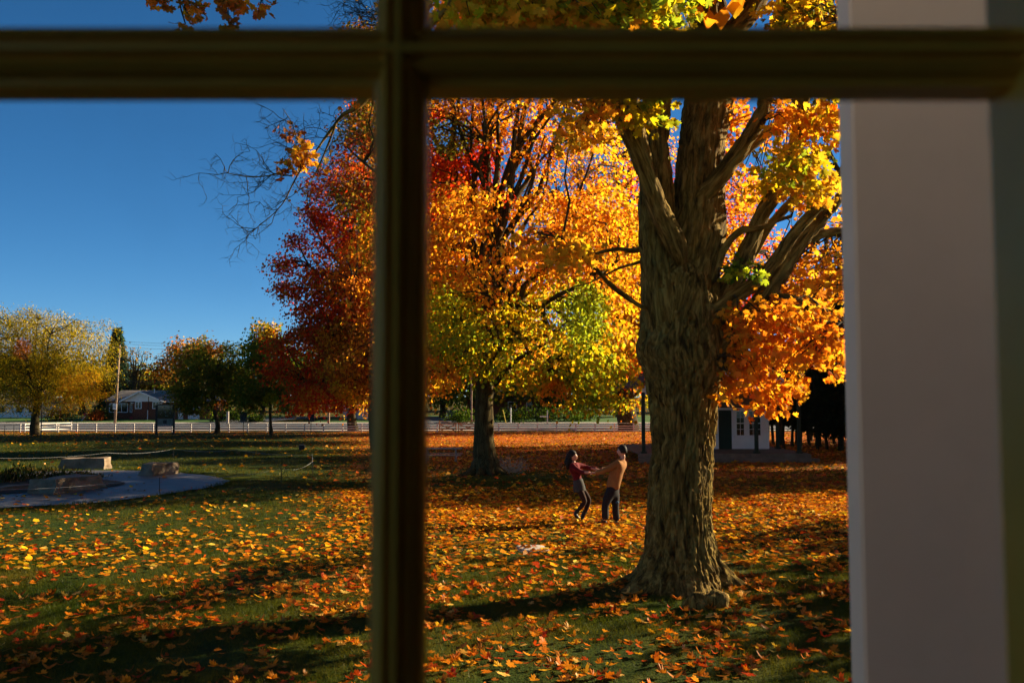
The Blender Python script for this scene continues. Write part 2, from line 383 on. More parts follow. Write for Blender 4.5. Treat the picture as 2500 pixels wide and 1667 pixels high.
def rough_tube(pts, rad, nseg=12, sub=1, disp=0, seed=0, cap=True, bend=0):
    pts = np.asarray(pts, float); rad = np.asarray(rad, float)
    if sub > 1:
        m = len(pts); ts = np.linspace(0, m - 1, (m - 1) * sub + 1)
        i1 = np.clip(np.floor(ts).astype(int), 0, m - 2); f = (ts - i1)[:, None]
        p0, p1, p2, p3 = pts[np.clip(i1 - 1, 0, m - 1)], pts[i1], pts[i1 + 1], pts[np.clip(i1 + 2, 0, m - 1)]
        npts = .5 * ((2 * p1) + (-p0 + p2) * f + (2 * p0 - 5 * p1 + 4 * p2 - p3) * f ** 2 + (-p0 + 3 * p1 - 3 * p2 + p3) * f ** 3)
        rad = np.interp(ts, np.arange(m), rad); pts = npts
    m = len(pts)
    d = np.gradient(pts, axis=0); d /= np.linalg.norm(d, axis=1, keepdims=True) + 1e-9
    ref = np.array([0, 1., 0.]) if abs(d[:, 1]).mean() < .8 else np.array([1., 0, 0])
    a = np.cross(d, ref); a /= np.linalg.norm(a, axis=1, keepdims=True) + 1e-9
    b = np.cross(d, a)
    th = np.linspace(0, 2 * PI, nseg, endpoint=False)
    ln = np.concatenate([[0], np.cumsum(np.linalg.norm(np.diff(pts, axis=0), axis=1))])
    ct, st = np.cos(th)[None, :], np.sin(th)[None, :]
    rr = rad[:, None] * np.ones((1, nseg))
    bx, by, bz = rad[:, None] * ct + seed * 3.1, rad[:, None] * st, ln[:, None] + seed * 1.7 + 0 * ct
    if disp:
        f1 = noise3(bx * 14, by * 14, bz * 2.2, seed); f2 = noise3(bx * 30, by * 30, bz * 6, seed + 1)
        rr = rr - disp * 1.5 * np.exp(-((2 * f1 - 1) / .18) ** 2) - disp * .7 * np.exp(-((2 * f2 - 1) / .2) ** 2) + disp * .6 * (f2 - .5) + (noise3(bx * 3, by * 3, bz * 1.2, seed + 2) - .5) * rad[:, None] * .18
    V = pts[:, None, :] + rr[:, :, None] * (ct[..., None] * a[:, None, :] + st[..., None] * b[:, None, :])
    bark = np.stack([bx, by, bz], -1).reshape(-1, 3)
    V = V.reshape(-1, 3); i = np.arange(m * nseg).reshape(m, nseg); j = np.roll(i, -1, 1)
    q = np.stack([i[:-1], j[:-1], j[1:], i[1:]], -1).reshape(-1, 4)
    if cap:
        V = np.concatenate([V, pts[-1:] + d[-1:] * rad[-1] * .6]); bark = np.concatenate([bark, [[0, 0, ln[-1]]]]); e = len(V) - 1
        q = np.concatenate([q, np.stack([i[-1], j[-1], np.full(nseg, e), np.full(nseg, e)], -1)])
    return V, q, bark

def quads_to_obj(name, parts, mat, parent=None):
    V = []; Q = []; Bk = []; n = 0
    for v, q, b in parts: V.append(v); Q.append(q + n); Bk.append(b); n += len(v)
    Q = np.concatenate(Q)
    T = np.concatenate([Q[:, [0, 1, 2]], Q[:, [0, 2, 3]]]); T = T[(T[:, 1] != T[:, 2]) & (T[:, 0] != T[:, 2])]
    return mesh_np(name, np.concatenate(V), T, mat, parent, True, extra=np.concatenate(Bk))

def palette(cols, n, jit=.15):
    c = np.array(cols, float)[R.integers(0, len(cols), n)]
    return np.clip(c * (1 + (R.random((n, 1)) - .5) * 2 * jit) * (1 + (R.random((n, 3)) - .5) * jit), 0, .95)
ORANGE = [(.62, .20, .012), (.58, .25, .016), (.66, .30, .02), (.55, .16, .012)]
AMBER = [(.62, .33, .02), (.58, .38, .025), (.64, .28, .015)]
GOLD = [(.46, .34, .010), (.40, .33, .010), (.54, .36, .012)]
LIME = [(.26, .34, .02), (.34, .38, .02), (.20, .27, .02)]
GREEN = [(.06, .12, .012), (.10, .16, .016), (.05, .09, .01)]
RED = [(.58, .040, .008), (.50, .035, .008), (.62, .09, .010)]
CRIMSON = [(.36, .030, .006), (.44, .06, .007), (.30, .028, .006)]
RUST = [(.34, .10, .02), (.28, .12, .02), (.40, .14, .02)]
OLIVE = [(.15, .14, .015), (.20, .16, .018), (.11, .12, .012)]
BROWN = [(.20, .13, .05), (.26, .16, .05), (.16, .11, .045)]
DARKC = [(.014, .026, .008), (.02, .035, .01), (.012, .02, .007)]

def patch_colour(P, Ydepth, patches, base, seed):
    """Leaves turn colour branch by branch: patches are (px, py, radius px, palette) on the tree's face."""
    n = len(P); col = palette(base, n)
    px, py = proj(P)
    wob = 1 + .7 * (noise3(P[:, 0] * .9, P[:, 1] * .5, P[:, 2] * .9, seed) - .5) + .25 * (R.random(n) - .5)
    for cx_, cy_, r_, pal in patches:
        s = np.hypot(px - cx_, py - cy_) / r_ < wob
        c = palette(pal, n); col[s] = c[s]
    return col

def in_ellipsoids(ells, n, Yd, shell=.45, hole=None):
    """points in the union of px ellipses (cx, cy, rx, ry[, depth offset m, depth radius m]) hung at distance Yd"""
    a = np.array([e[2] * e[3] for e in ells], float); a /= a.sum(); out = []
    for e, k in zip(ells, R.multinomial(n, a)):
        d = R.normal(size=(k, 3)); d /= np.linalg.norm(d, axis=1, keepdims=True); r = (shell + (1 - shell) * R.random(k)) ** .7
        off = e[4] if len(e) > 4 else 0; dr = e[5] if len(e) > 5 else min(e[2], e[3]) * Yd / F * 1.0
        yy = Yd + off + d[:, 1] * r * dr
        px, py = e[0] + d[:, 0] * r * e[2], e[1] + d[:, 2] * r * e[3]
        a_, b_, c_ = ray(px, py); P = np.stack([a_ / b_ * yy, yy, CAMZ + c_ / b_ * yy], 1)
        out.append(P)
    return np.concatenate(out)

def attach_branches(centres, spine, r0, r1, rng_seed, frac=1.0, nseg=5, down=1.2):
    """a branch from the spine (list of polylines) to each cluster centre"""
    S_ = np.concatenate([np.asarray(s) for s in spine]); parts = []
    for c in centres:
        if R.random() > frac: continue
        dz = S_ - c; cost = np.linalg.norm(dz, axis=1) + down * np.clip(dz[:, 2] + .4, 0, None)
        s = S_[int(np.argmin(cost))]; L_ = np.linalg.norm(c - s)
        if L_ < .15: continue
        k = 5; t_ = np.linspace(0, 1, k)[:, None]
        p = s + (c - s) * t_; p[:, 2] += (np.sin(t_[:, 0] * PI) * L_ * .12); p[1:-1] += R.normal(size=(k - 2, 3)) * L_ * .05
        parts.append(rough_tube(p, np.linspace(min(r0, .012 + L_ * .02), r1, k), nseg, 1, 0, 0))
    return parts

def spray(centres, n_per, rad, flat=.45):
    n = len(centres) * n_per
    c = np.repeat(centres, n_per, 0)
    d = R.normal(size=(n, 3)) * np.array([1, 1, flat]) * rad * .6
    d[:, 2] -= .25 * rad * (np.hypot(d[:, 0], d[:, 1]) / rad) ** 2      # sprays droop at their rim
    return c + d, d

def leaves_at(name, P, out, size, col, tmpl, mat=None, parent=None, droop=.7):
    n = len(P); o = out / (np.linalg.norm(out, axis=1, keepdims=True) + 1e-6)
    tip = o * .5 + np.array([0, 0, -droop]) + R.normal(size=(n, 3)) * .5
    nrm = o * .45 + np.array([0, 0, .8]) + R.normal(size=(n, 3)) * .55
    sz = size * (.65 + .6 * R.random(n))
    return leaf_mesh(name, tmpl, P, basis(tip, nrm), sz, col, mat or M_leaf, parent, .4 + 1.6 * R.random(n))

def tree(name, label, base_px, ells, n_cl, n_per, rad, size, pal, patches=(), tmpl=LEAF_TINY, Yd=None, trunk_px=18, group=None, split=.35, limbs=9,
         flat=.5, shell=.3, seed=1, bark=M_barkf, cat='tree', top=None, bare=False, gap=None, lean=0, mx=None, base=None, frac=.6):
    b = np.array(base) if base is not None else (ground(*base_px) if Yd is None else at(base_px[0], 970, Yd))
    if Yd is not None and base is None: b[2] = float(gz(b[0], b[1]))
    Yd = b[1]; r = trunk_px / 2 * Yd / F
    T = thing(name, label, cat, b, 0, group)
    cen = in_ellipsoids(ells, n_cl, Yd, shell)
    if gap is not None:
        px, py = proj(cen)
        cen = cen[~((np.hypot((px - gap[0]) / gap[2], (py - gap[1]) / gap[3]) < 1) & (cen[:, 1] < Yd + .5))]
    ztop = max(e[1] * -1 + e[3] for e in ells); zt = at(0, -ztop, Yd)[2]; zb = b[2]
    cxm = np.average([e[0] for e in ells], weights=[e[2] * e[3] for e in ells])
    cxm = cxm if mx is None else mx
    H = zt - zb; k = 9; t_ = np.linspace(0, 1, k)
    sp = np.stack([b[0] + (at(cxm, 500, Yd)[0] - b[0]) * t_ ** 1.6, b[1] + 0 * t_, zb - .1 + (H * .9 + .1) * t_], 1)
    sp[1:, :2] += R.normal(size=(k - 1, 2)) * r * .5
    rr = r * np.array([1.45, 1.02, .92, .8, .62, .45, .3, .2, .08])
    trunk = rough_tube(sp, rr, 16, 5, r * .08, seed)
    quads_to_obj('trunk', [trunk], bark, T)
    spine = [np.stack([np.interp(np.linspace(split, 1, 14), t_, sp[:, j]) for j in range(3)], 1)]
    lim = []
    zs = cen[:, 2]; order = cen[np.argsort(R.random(len(cen)))][:limbs]
    for c in order:
        u = R.uniform(split * .8, split + .25); s = np.array([np.interp(u, t_, sp[:, j]) for j in range(3)])
        v = c - s; kk = 7; tt = np.linspace(0, 1, kk)
        p = s + v * tt[:, None]; p[:, 2] += np.sin(tt * PI) * -.02 * np.linalg.norm(v) + 0
        p[:, :2] = s[:2] + v[:2] * (tt[:, None] ** 1.0); p[1:-1] += R.normal(size=(kk - 2, 3)) * np.linalg.norm(v) * .03
        lim.append(rough_tube(p, r * np.linspace(.42, .08, kk), 8, 3, 0, seed)); spine.append(p)
    at_ = attach_branches(cen, spine, r * .16, .012, seed, frac)
    if lim or at_:
        ob = quads_to_obj('branches', lim + at_, bark, T); ob['kind'] = 'stuff'
    if n_per:
        P, d = spray(cen, n_per, rad, flat)
        col = patch_colour(P, Yd, patches, pal, seed)
        outv = P - np.array([b[0], b[1], (zt + zb) / 2])
        ob = leaves_at('crown', P, outv / 4 + d, size, col, tmpl, parent=T); ob['kind'] = 'stuff'
    return T, spine, b

#==PART2==
# ------------------------------------------------------------ the room and its window
def room():
    y0, y1 = .405, .50
    f = MB().b2(-2.6, 2.4, -3.6, y0, 1.15, 1.25); tag(f.build('room_floor', M_floorb), kind='structure')
    f = MB().b2(-2.6, 2.4, -3.6, y0, 4.05, 4.15); tag(f.build('room_ceiling', M_plaster), kind='structure')
    f = MB().b2(2.4, 2.5, -3.7, y0, 1.15, 4.15); f.b2(-2.6, 2.4, -3.7, -3.6, 1.15, 4.15)
    f.b2(-2.7, -2.6, -3.7, -2.7, 1.15, 4.15).b2(-2.7, -2.6, -.2, y0, 1.15, 4.15).b2(-2.7, -2.6, -2.7, -.2, 1.15, 1.6).b2(-2.7, -2.6, -2.7, -.2, 3.95, 4.15)  # opening added in the unseen side wall to light the glazing bars
    tag(f.build('room_wall', M_plaster), kind='structure')
    f = MB().b2(-6, -.70, y0, y1, 0, 4.6); f.b2(.29, 2.3, y0, y1, 0, 4.6); f.b2(-.70, .29, y0, y1, 0, 2.1); f.b2(-.70, .29, y0, y1, 3.85, 4.6)
    tag(f.build('house_wall', M_siding), kind='structure')
    f = MB().b2(2.3, 2.42, y0, 3.1, 0, 4.6); tag(f.build('sun_block_wall', M_siding), kind='structure')  # unseen wall added to keep direct sun off the window
room()
W = thing('window', 'dark cream painted sash window with narrow moulded glazing bars', 'window', (-.21, .45, 2.1))
def bar_profile(w, inner, outer):                       # u across the bar, v towards the outside (y)
    h = w / 2
    return [(-h, outer), (-h, inner + .013), (-h * .78, inner + .012), (-h * .66, inner + .006), (-h * .42, inner + .001), (-h * .34, inner + .0055), (-h * .18, inner + .006), (-h * .12, inner),
            (h * .12, inner), (h * .18, inner + .006), (h * .34, inner + .0055), (h * .42, inner + .001), (h * .66, inner + .006), (h * .78, inner + .012), (h, inner + .013), (h, outer)]
zb_ = at(1250, 134, .45)[2]
for i, zc in enumerate((zb_ - .80, zb_ - .40, zb_, zb_ + .40)):
    m = MB(); hw = .0308
    m.prism_x([(v, zc + u) for u, v in bar_profile(hw, .440, .476)], -.672, .255)
    m.build('glazing_bar', M_paint, W)
for xc in (-.0568, -.358):
    m = MB(); pr = bar_profile(.0260, .4395, .4755); n = len(pr); zA, zB = 2.12, 3.84
    for z in (zA, zB): m.v += [(xc + u, v, z) for u, v in pr]
    m.f.append(tuple(range(n))); m.f.append(tuple(reversed(range(n, 2 * n))))
    for i in range(n): j = (i + 1) % n; m.f.append((i, j, n + j, n + i))
    m.build('glazing_bar', M_paint, W)
m = MB(); m.b2(.255, .31, .434, .480, 2.10, 3.86).b2(-.72, -.672, .440, .480, 2.10, 3.86); m.b2(-.672, .255, .4405, .4795, 2.10, 2.13).b2(-.672, .255, .4405, .4795, 3.82, 3.86)
m.b2(.262, .31, .424, .434, 2.10, 3.86)
o = m.build('frame', M_paint, W, bevel=.002)
m = MB().b2(-.78, .36, .36, .47, 2.05, 2.098); m.build('window_sill', M_paint, W, bevel=.004)
xs_ = [-.672, -.358 - .0133, -.358 + .0133, -.0568 - .0133, -.0568 + .0133, .255]; zs_ = [2.13]
for zc in (zb_ - .80, zb_ - .40, zb_, zb_ + .40): zs_ += [zc - .0155, zc + .0155]
zs_ += [3.82]
for i in range(0, 6, 2):
    for j in range(0, 10, 2):
        if zs_[j + 1] - zs_[j] > .05:
            MB().b2(xs_[i] - .004, xs_[i + 1] + .004, .4760, .4761, zs_[j] - .004, zs_[j + 1] + .004).build('pane', M_glass, W)
# ragged beads of old putty under the bar
m = MB()
for px in list(range(-40, 960, 26)) + list(range(1050, 2460, 26)):
    r_ = random.random()
    if r_ < .8:
        a = at(px, 210 + random.random() * 5 + (8 if 330 < px < 380 or 1800 < px < 1900 else 0), .474); m.box((a[0], .474, a[2] + .0012), (.006 + .004 * random.random(), .005, .003 + .002 * random.random()), ry=random.uniform(-.2, .2))
o = m.build('putty', M_paint, W); o['kind'] = 'stuff'
pl = bpy.data.objects
P0 = at(2062, 970, 1.25); M_postp = noisy('warm_white_post_paint', (.50, .455, .41), (.54, .495, .445), 2, .6, .1, 30, dist=.002)
PP = thing('porch_post', 'wide white square porch post standing just outside the window', 'post', (P0[0] + .13, 1.22, 0))
MB().b2(P0[0], P0[0] + .30, 1.20, 1.25, .18, 4.8).build('shaft', M_postp, PP, bevel=.004)
MB().b2(P0[0] - .02, P0[0] + .32, 1.17, 1.28, -.1, .18).build('base', M_white, PP, bevel=.006)

# ------------------------------------------------------------ the big maple beside the house
YB = 13.6
base = np.array([at(1652, 970, YB)[0], YB, 0.0]); base[2] = float(gz(base[0], base[1]))
BT = thing('maple_tree', 'huge old maple with furrowed trunk and many rising limbs beside the house', 'tree', base)
sil = [(1470, 1500, 1815), (1440, 1528, 1795), (1425, 1540, 1785), (1405, 1550, 1775), (1380, 1558, 1766), (1350, 1567, 1755), (1320, 1573, 1748), (1280, 1578, 1744), (1230, 1581, 1742), (1170, 1583, 1742),
       (1112, 1584, 1742), (1060, 1583, 1744), (1023, 1582, 1747), (980, 1577, 1753), (934, 1573, 1762), (900, 1562, 1772), (875, 1550, 1776), (858, 1547, 1773), (835, 1550, 1768), (800, 1560, 1762), (736, 1567, 1758), (700, 1563, 1757),
       (680, 1566, 1752), (660, 1576, 1740), (640, 1590, 1722), (622, 1610, 1702), (608, 1635, 1680)]
def trunk_mesh():
    pz, pc, pr = [], [], []
    for y, l, r in sil:
        a, b = at(l, y, YB), at(r, y, YB); pz.append(a[2]); pc.append((a[0] + b[0]) / 2); pr.append((b[0] - a[0]) / 2)
    pz, pc, pr = map(np.array, (pz, pc, pr)); nz, na = 500, 250
    z = np.linspace(base[2] - .12, pz[-1], nz); c = np.interp(z, pz, pc); r = np.interp(z, pz, pr)
    k = np.ones(9) / 9; r = np.convolve(np.pad(r, 4, mode='edge'), k, 'valid')
    th = np.linspace(0, 2 * PI, na, endpoint=False); TH, ZZ = np.meshgrid(th, z)
    h = np.clip(ZZ - base[2], 0, None); rr = r[:, None] * np.ones_like(TH)
    fl = np.exp(-h / .20)
    lob = .5 + .5 * np.cos(5 * TH + .9 + .6 * np.sin(2 * TH)); lob2 = .5 + .5 * np.cos(9 * TH + 2)
    rr = rr * (1 + fl * (.38 * lob ** 2 + .12 * lob2 - .12)) + np.exp(-h / .8) * .05 * (lob - .5)
    x0, y0, z0 = r[:, None] * np.cos(TH), r[:, None] * np.sin(TH), ZZ
    wx = (noise3(x0 * 2, y0 * 2, z0 * 1.3, 31) - .5) * .35
    f1 = noise3((x0 + wx) * 19, y0 * 19, z0 * 2.0, 11); f2 = noise3((x0 + wx) * 28 + 5, y0 * 28, z0 * 5.5, 12); f3 = noise3(x0 * 60, y0 * 60, z0 * 22, 13)
    wy = (noise3(x0 * 6, y0 * 6, z0 * 4, 32) - .5) * .05
    g1 = noise3((x0 + wx + wy) * 11, (y0 + wy) * 11, z0 * 1.25, 11); g2 = noise3((x0 + wx + wy) * 23 + 5, y0 * 23, z0 * 3.0, 12); g3 = noise3((x0 + wy) * 12, y0 * 12, z0 * 5.5, 14)
    crack = np.exp(-((2 * g1 - 1) / .13) ** 2); crack2 = np.exp(-((2 * g2 - 1) / .16) ** 2); cross = np.exp(-((2 * g3 - 1) / .10) ** 2) * (g2 > .45)
    rr = rr - .052 * crack - .026 * crack2 - .022 * cross + .030 * (g2 - .5) + .016 * (f3 - .5)
    big = (noise3(x0 * 2.6, y0 * 2.6, z0 * .9, 15) - .5) * .12
    rr = rr + big
    # knot and old branch collars on the near side
    for kx, ky, kr, ka in ((1640, 757, .16, .055), (1668, 792, .12, .06), (1655, 600, .2, .05), (1600, 720, .15, .04)):
        kp = at(kx, ky, YB); dx = (c[:, None] + rr * np.cos(TH)) - kp[0]; dz = ZZ - kp[2]; near = (np.sin(TH) < 0)
        dd = np.hypot(dx, dz) / kr; rr = rr + near * ka * (np.exp(-((dd - .55) / .3) ** 2) - .9 * np.exp(-(dd / .28) ** 2))
    xx = c[:, None] + rr * np.cos(TH); yy = base[1] + rr * np.sin(TH) * .93
    V = np.stack([xx, yy, ZZ], -1).reshape(-1, 3); i = np.arange(nz * na).reshape(nz, na); j = np.roll(i, -1, 1)
    q = np.stack([i[:-1], j[:-1], j[1:], i[1:]], -1).reshape(-1, 4)
    V = np.concatenate([V, [[c[-1], base[1], z[-1] + .12]]]); e = len(V) - 1
    q = np.concatenate([q, np.stack([i[-1], j[-1], np.full(na, e), np.full(na, e)], -1)])
    bk = np.stack([x0, y0, z0], -1).reshape(-1, 3); bk = np.concatenate([bk, bk[-1:]])
    return V, q, bk
quads_to_obj('trunk', [trunk_mesh()], M_bark, BT)

def path(pts, Y0, Y1=None):                             # px points along a limb, going from distance Y0 to Y1
    Y1 = Y0 if Y1 is None else Y1; n = len(pts)
    return np.array([at(p[0], p[1], Y0 + (Y1 - Y0) * i / (n - 1)) for i, p in enumerate(pts)])
def limb(pts, w0, w1, Y0=YB, Y1=None, nseg=36, disp=.022, sub=10, mat=M_bark, name='limb'):
    P = path(pts, Y0, Y1); n = len(P)
    wpx = np.linspace(w0, w1, n) if not isinstance(w0, (list, tuple)) else np.array(w0, float)
    rad = wpx / 2 * P[:, 1] / F
    if len(SP) > 1: rad = rad * np.linspace(.96, .82, n)
    if abs(P[0, 0] - base[0]) < .75 and .5 < P[0, 2] < 7:  # root the limb in the heart of the trunk
        P = np.concatenate([[P[0] + np.array([-.5 * (P[0, 0] - base[0]), (YB + .1 - P[0, 1]), -.28])], P]); rad = np.concatenate([[rad[0] * 1.1], rad])
    quads_to_obj(name, [rough_tube(P, rad, max(6, int(nseg * .8)), max(3, int(sub * .7)), disp, int(R.integers(1, 90)))], mat, BT)
    return P
SP = []
SP.append(limb([(1665, 760), (1690, 640), (1703, 540), (1708, 440), (1716, 340), (1732, 240), (1738, 130), (1728, 20), (1700, -160), (1690, -420), (1720, -800)], [160, 146, 142, 126, 114, 122, 110, 95, 80, 60, 30], 0, YB - .08, YB + 1.5, 90, .032, 14))
SP.append(limb([(1625, 760), (1612, 640), (1604, 540), (1600, 440), (1597, 340), (1606, 240), (1612, 120), (1600, -30), (1560, -200), (1500, -480), (1480, -800)], [120, 104, 94, 84, 78, 74, 74, 68, 55, 40, 22], 0, YB - .2, YB + .9, 70, .028, 12))
SP.append(limb([(1660, 640), (1648, 592), (1612, 520), (1588, 455), (1555, 370), (1527, 300), (1508, 240), (1480, 150), (1450, 40), (1420, -80), (1370, -300)], [40, 58, 56, 54, 52, 50, 48, 44, 38, 32, 20], 0, YB - .35, YB - 2.2, 44, .016))
SP.append(limb([(1608, 520), (1583, 430), (1565, 350), (1545, 270), (1530, 210), (1500, 60), (1480, -60), (1430, -300)], [40, 46, 44, 42, 40, 34, 30, 20], 0, YB - .1, YB - .9, 40, .016))
SP.append(limb([(1725, 470), (1771, 414), (1820, 347), (1850, 300), (1868, 245), (1878, 140), (1905, 20), (1935, -120), (1980, -350)], [52, 48, 46, 44, 42, 40, 36, 30, 18], 0, YB, YB - .6, 44, .016))
SP.append(limb([(1760, 430), (1830, 360), (1880, 320), (1919, 289), (1950, 240), (1985, 130), (2030, -20), (2080, -150)], [30, 32, 31, 30, 28, 26, 22, 14], 0, YB + .1, YB + .9, 32, .012))
SP.append(limb([(1735, 180), (1780, 90), (1830, 30), (1870, -40), (1930, -200)], [56, 60, 60, 52, 30], 0, YB + .5, YB + .9, 44, .016))
SP.append(limb([(1735, 790), (1762, 727), (1798, 672), (1829, 602), (1858, 530), (1894, 470), (1920, 410), (1941, 350), (1960, 267), (1975, 120), (1990, -40)], [70, 62, 58, 52, 46, 42, 40, 38, 36, 32, 20], 0, YB + .1, YB - .4, 50, .018))
SP.append(limb([(1815, 660), (1843, 612), (1874, 557), (1908, 518), (1941, 484), (1972, 441), (2010, 380), (2060, 330)], [24, 28, 27, 26, 25, 24, 20, 14], 0, YB + .3, YB + .2, 30, .010))
SP.append(limb([(1740, 770), (1789, 728), (1852, 685), (1896, 634), (1941, 567), (1999, 504), (2053, 423), (2130, 300), (2200, 150)], [44, 44, 42, 38, 36, 34, 32, 28, 18], 0, YB - .3, YB - 1.0, 44, .015))
SP.append(limb([(1740, 880), (1782, 835), (1812, 795), (1852, 745), (1896, 682), (1941, 611), (1980, 562), (2010, 530), (2053, 477), (2120, 390), (2200, 260)], [84, 74, 62, 58, 52, 46, 42, 38, 34, 30, 20], 0, YB - .2, YB - .1, 56, .018))
SP.append(limb([(1925, 630), (1950, 600), (1986, 578), (2025, 568), (2066, 568), (2140, 590), (2250, 640)], [30, 32, 30, 29, 28, 22, 12], 0, YB - .1, YB + .3, 32, .012))
SP.append(limb([(1740, 690), (1754, 640), (1771, 602), (1807, 565), (1838, 559), (1870, 553), (1900, 538), (1932, 528)], [26, 24, 22, 20, 19, 18, 16, 13], 0, YB - .3, YB - .2, 24, .008))
SP.append(limb([(1870, 720), (1905, 722), (1941, 728), (1977, 747), (2010, 757), (2044, 767), (2070, 800)], [16, 16, 15, 14, 14, 12, 8], 0, YB - .2, YB - 1.4, 20, .006))
SP.append(limb([(1590, 760), (1566, 749), (1525, 722), (1491, 696), (1463, 665), (1444, 645), (1420, 625), (1397, 606), (1370, 598)], [20, 15, 14, 14, 13, 12, 12, 10, 6], 0, YB - .2, YB - 1.6, 20, .006))
SP.append(limb([(1580, 608), (1545, 612), (1510, 608), (1480, 612), (1450, 620), (1400, 618), (1340, 608), (1290, 604)], [20, 14, 12, 11, 11, 9, 7, 4], 0, YB + .3, YB + 1.2, 18, .005))
SP.append(limb([(1580, 640), (1545, 645), (1520, 652), (1500, 660), (1440, 690), (1400, 700)], [12, 8, 8, 7, 5, 3], 0, YB + .3, YB + 1.2, 12, .003))
SP.append(limb([(1612, 120), (1590, -60), (1540, -180), (1470, -260), (1380, -300), (1250, -280), (1100, -200)], [40, 44, 40, 34, 28, 20, 10], 0, YB - .3, YB - 5.2, 24, .01, 6))
SP.append(limb([(1905, 20), (1960, -80), (2010, -100), (2060, -40), (2080, 60)], [30, 26, 20, 14, 8], 0, YB - .5, YB - 2.0, 16, .006, 5))
# the long, almost bare limb that reaches over the lawn
SP.append(limb([(1500, 60), (1400, 20), (1290, -60), (1180, -60), (1080, 30), (980, 130), (905, 225), (870, 262), (839, 280), (820, 302), (804, 323), (781, 355), (758, 389), (735, 412), (712, 430)], [34, 30, 28, 26, 25, 24, 22, 18, 13, 11, 9, 7, 6, 5, 4], 0, YB - .9, YB - 1.2, 20, .006, 4))
SP.append(limb([(1290, -60), (1180, -75), (1050, -90), (905, -80), (800, -75), (650, -62), (520, -48), (420, -40), (350, -34)], [22, 20, 17, 14, 12, 10, 7, 5, 3], 0, YB - .9, YB - 2.2, 10, .002, 4))
SP.append(limb([(820, 302), (808, 335), (790, 380), (772, 420), (755, 452)], 7, 3, YB - 1.2, YB - 1.3, 10, .002, 4))
SP.append(limb([(712, 430), (680, 425), (643, 431), (605, 432), (575, 427), (560, 424), (546, 413)], 4, 1.6, YB - 1.2, YB - 1.4, 8, 0, 3))
SP.append(limb([(735, 412), (712, 455), (695, 490), (670, 520), (640, 545), (612, 570)], 4.5, 1.6, YB - 1.2, YB - 1.0, 8, 0, 3))
SP.append(limb([(758, 389), (738, 360), (722, 330), (712, 300), (700, 280), (690, 265)], 3.6, 1.4, YB - 1.2, YB - 1.4, 8, 0, 3))
twv = []
def twig(p, d, L_, r, lev):
    n = 5; pts = [p.copy()]; dd = d.copy()
    for i in range(n):
        dd = dd + R.normal(size=3) * .28; dd[1] *= .7; dd /= np.linalg.norm(dd); pts.append(pts[-1] + dd * L_ / n)
    twv.append(rough_tube(np.array(pts), np.linspace(r, r * .45, n + 1), 5, 1, 0, 0))
    if lev:
        for i in range(1, n + 1):
            if R.random() < .85:
                s_ = dd * .5 + R.normal(size=3) * .75; s_[1] *= .6; twig(pts[i], s_ / np.linalg.norm(s_), L_ * R.uniform(.35, .65), r * .6, lev - 1)
for P_, lo, cnt in ((SP[-6], 8, 7), (SP[-4], 0, 6), (SP[-3], 0, 10), (SP[-2], 0, 10), (SP[-1], 0, 7)):
    for i in range(cnt):
        u = R.uniform(lo, len(P_) - 1.01); k = int(u); p_ = P_[k] + (P_[k + 1] - P_[k]) * (u - k)
        d_ = (P_[k + 1] - P_[k]); d_ = d_ / np.linalg.norm(d_) * .7 + R.normal(size=3) * .7; d_[1] *= .6; d_[0] -= .25
        twig(p_, d_ / np.linalg.norm(d_), R.uniform(.25, .6), .0062, 2)
for s_ in [(880, 20), (860, 60), (900, 40), (890, 5)]:
    for i in range(5): twig(at(s_[0] + 40, s_[1] + 30, YB - 1.3), np.array([-.8, 0, .3]) + R.normal(size=3) * .3, .55, .006, 2)
for s_ in [(740, -15)]:
    twig(at(*s_, YB - 1.3), np.array([-.2, 0, -1.]), .2, .004, 1)
o = quads_to_obj('twigs', twv, M_barkf, BT); o['kind'] = 'stuff'

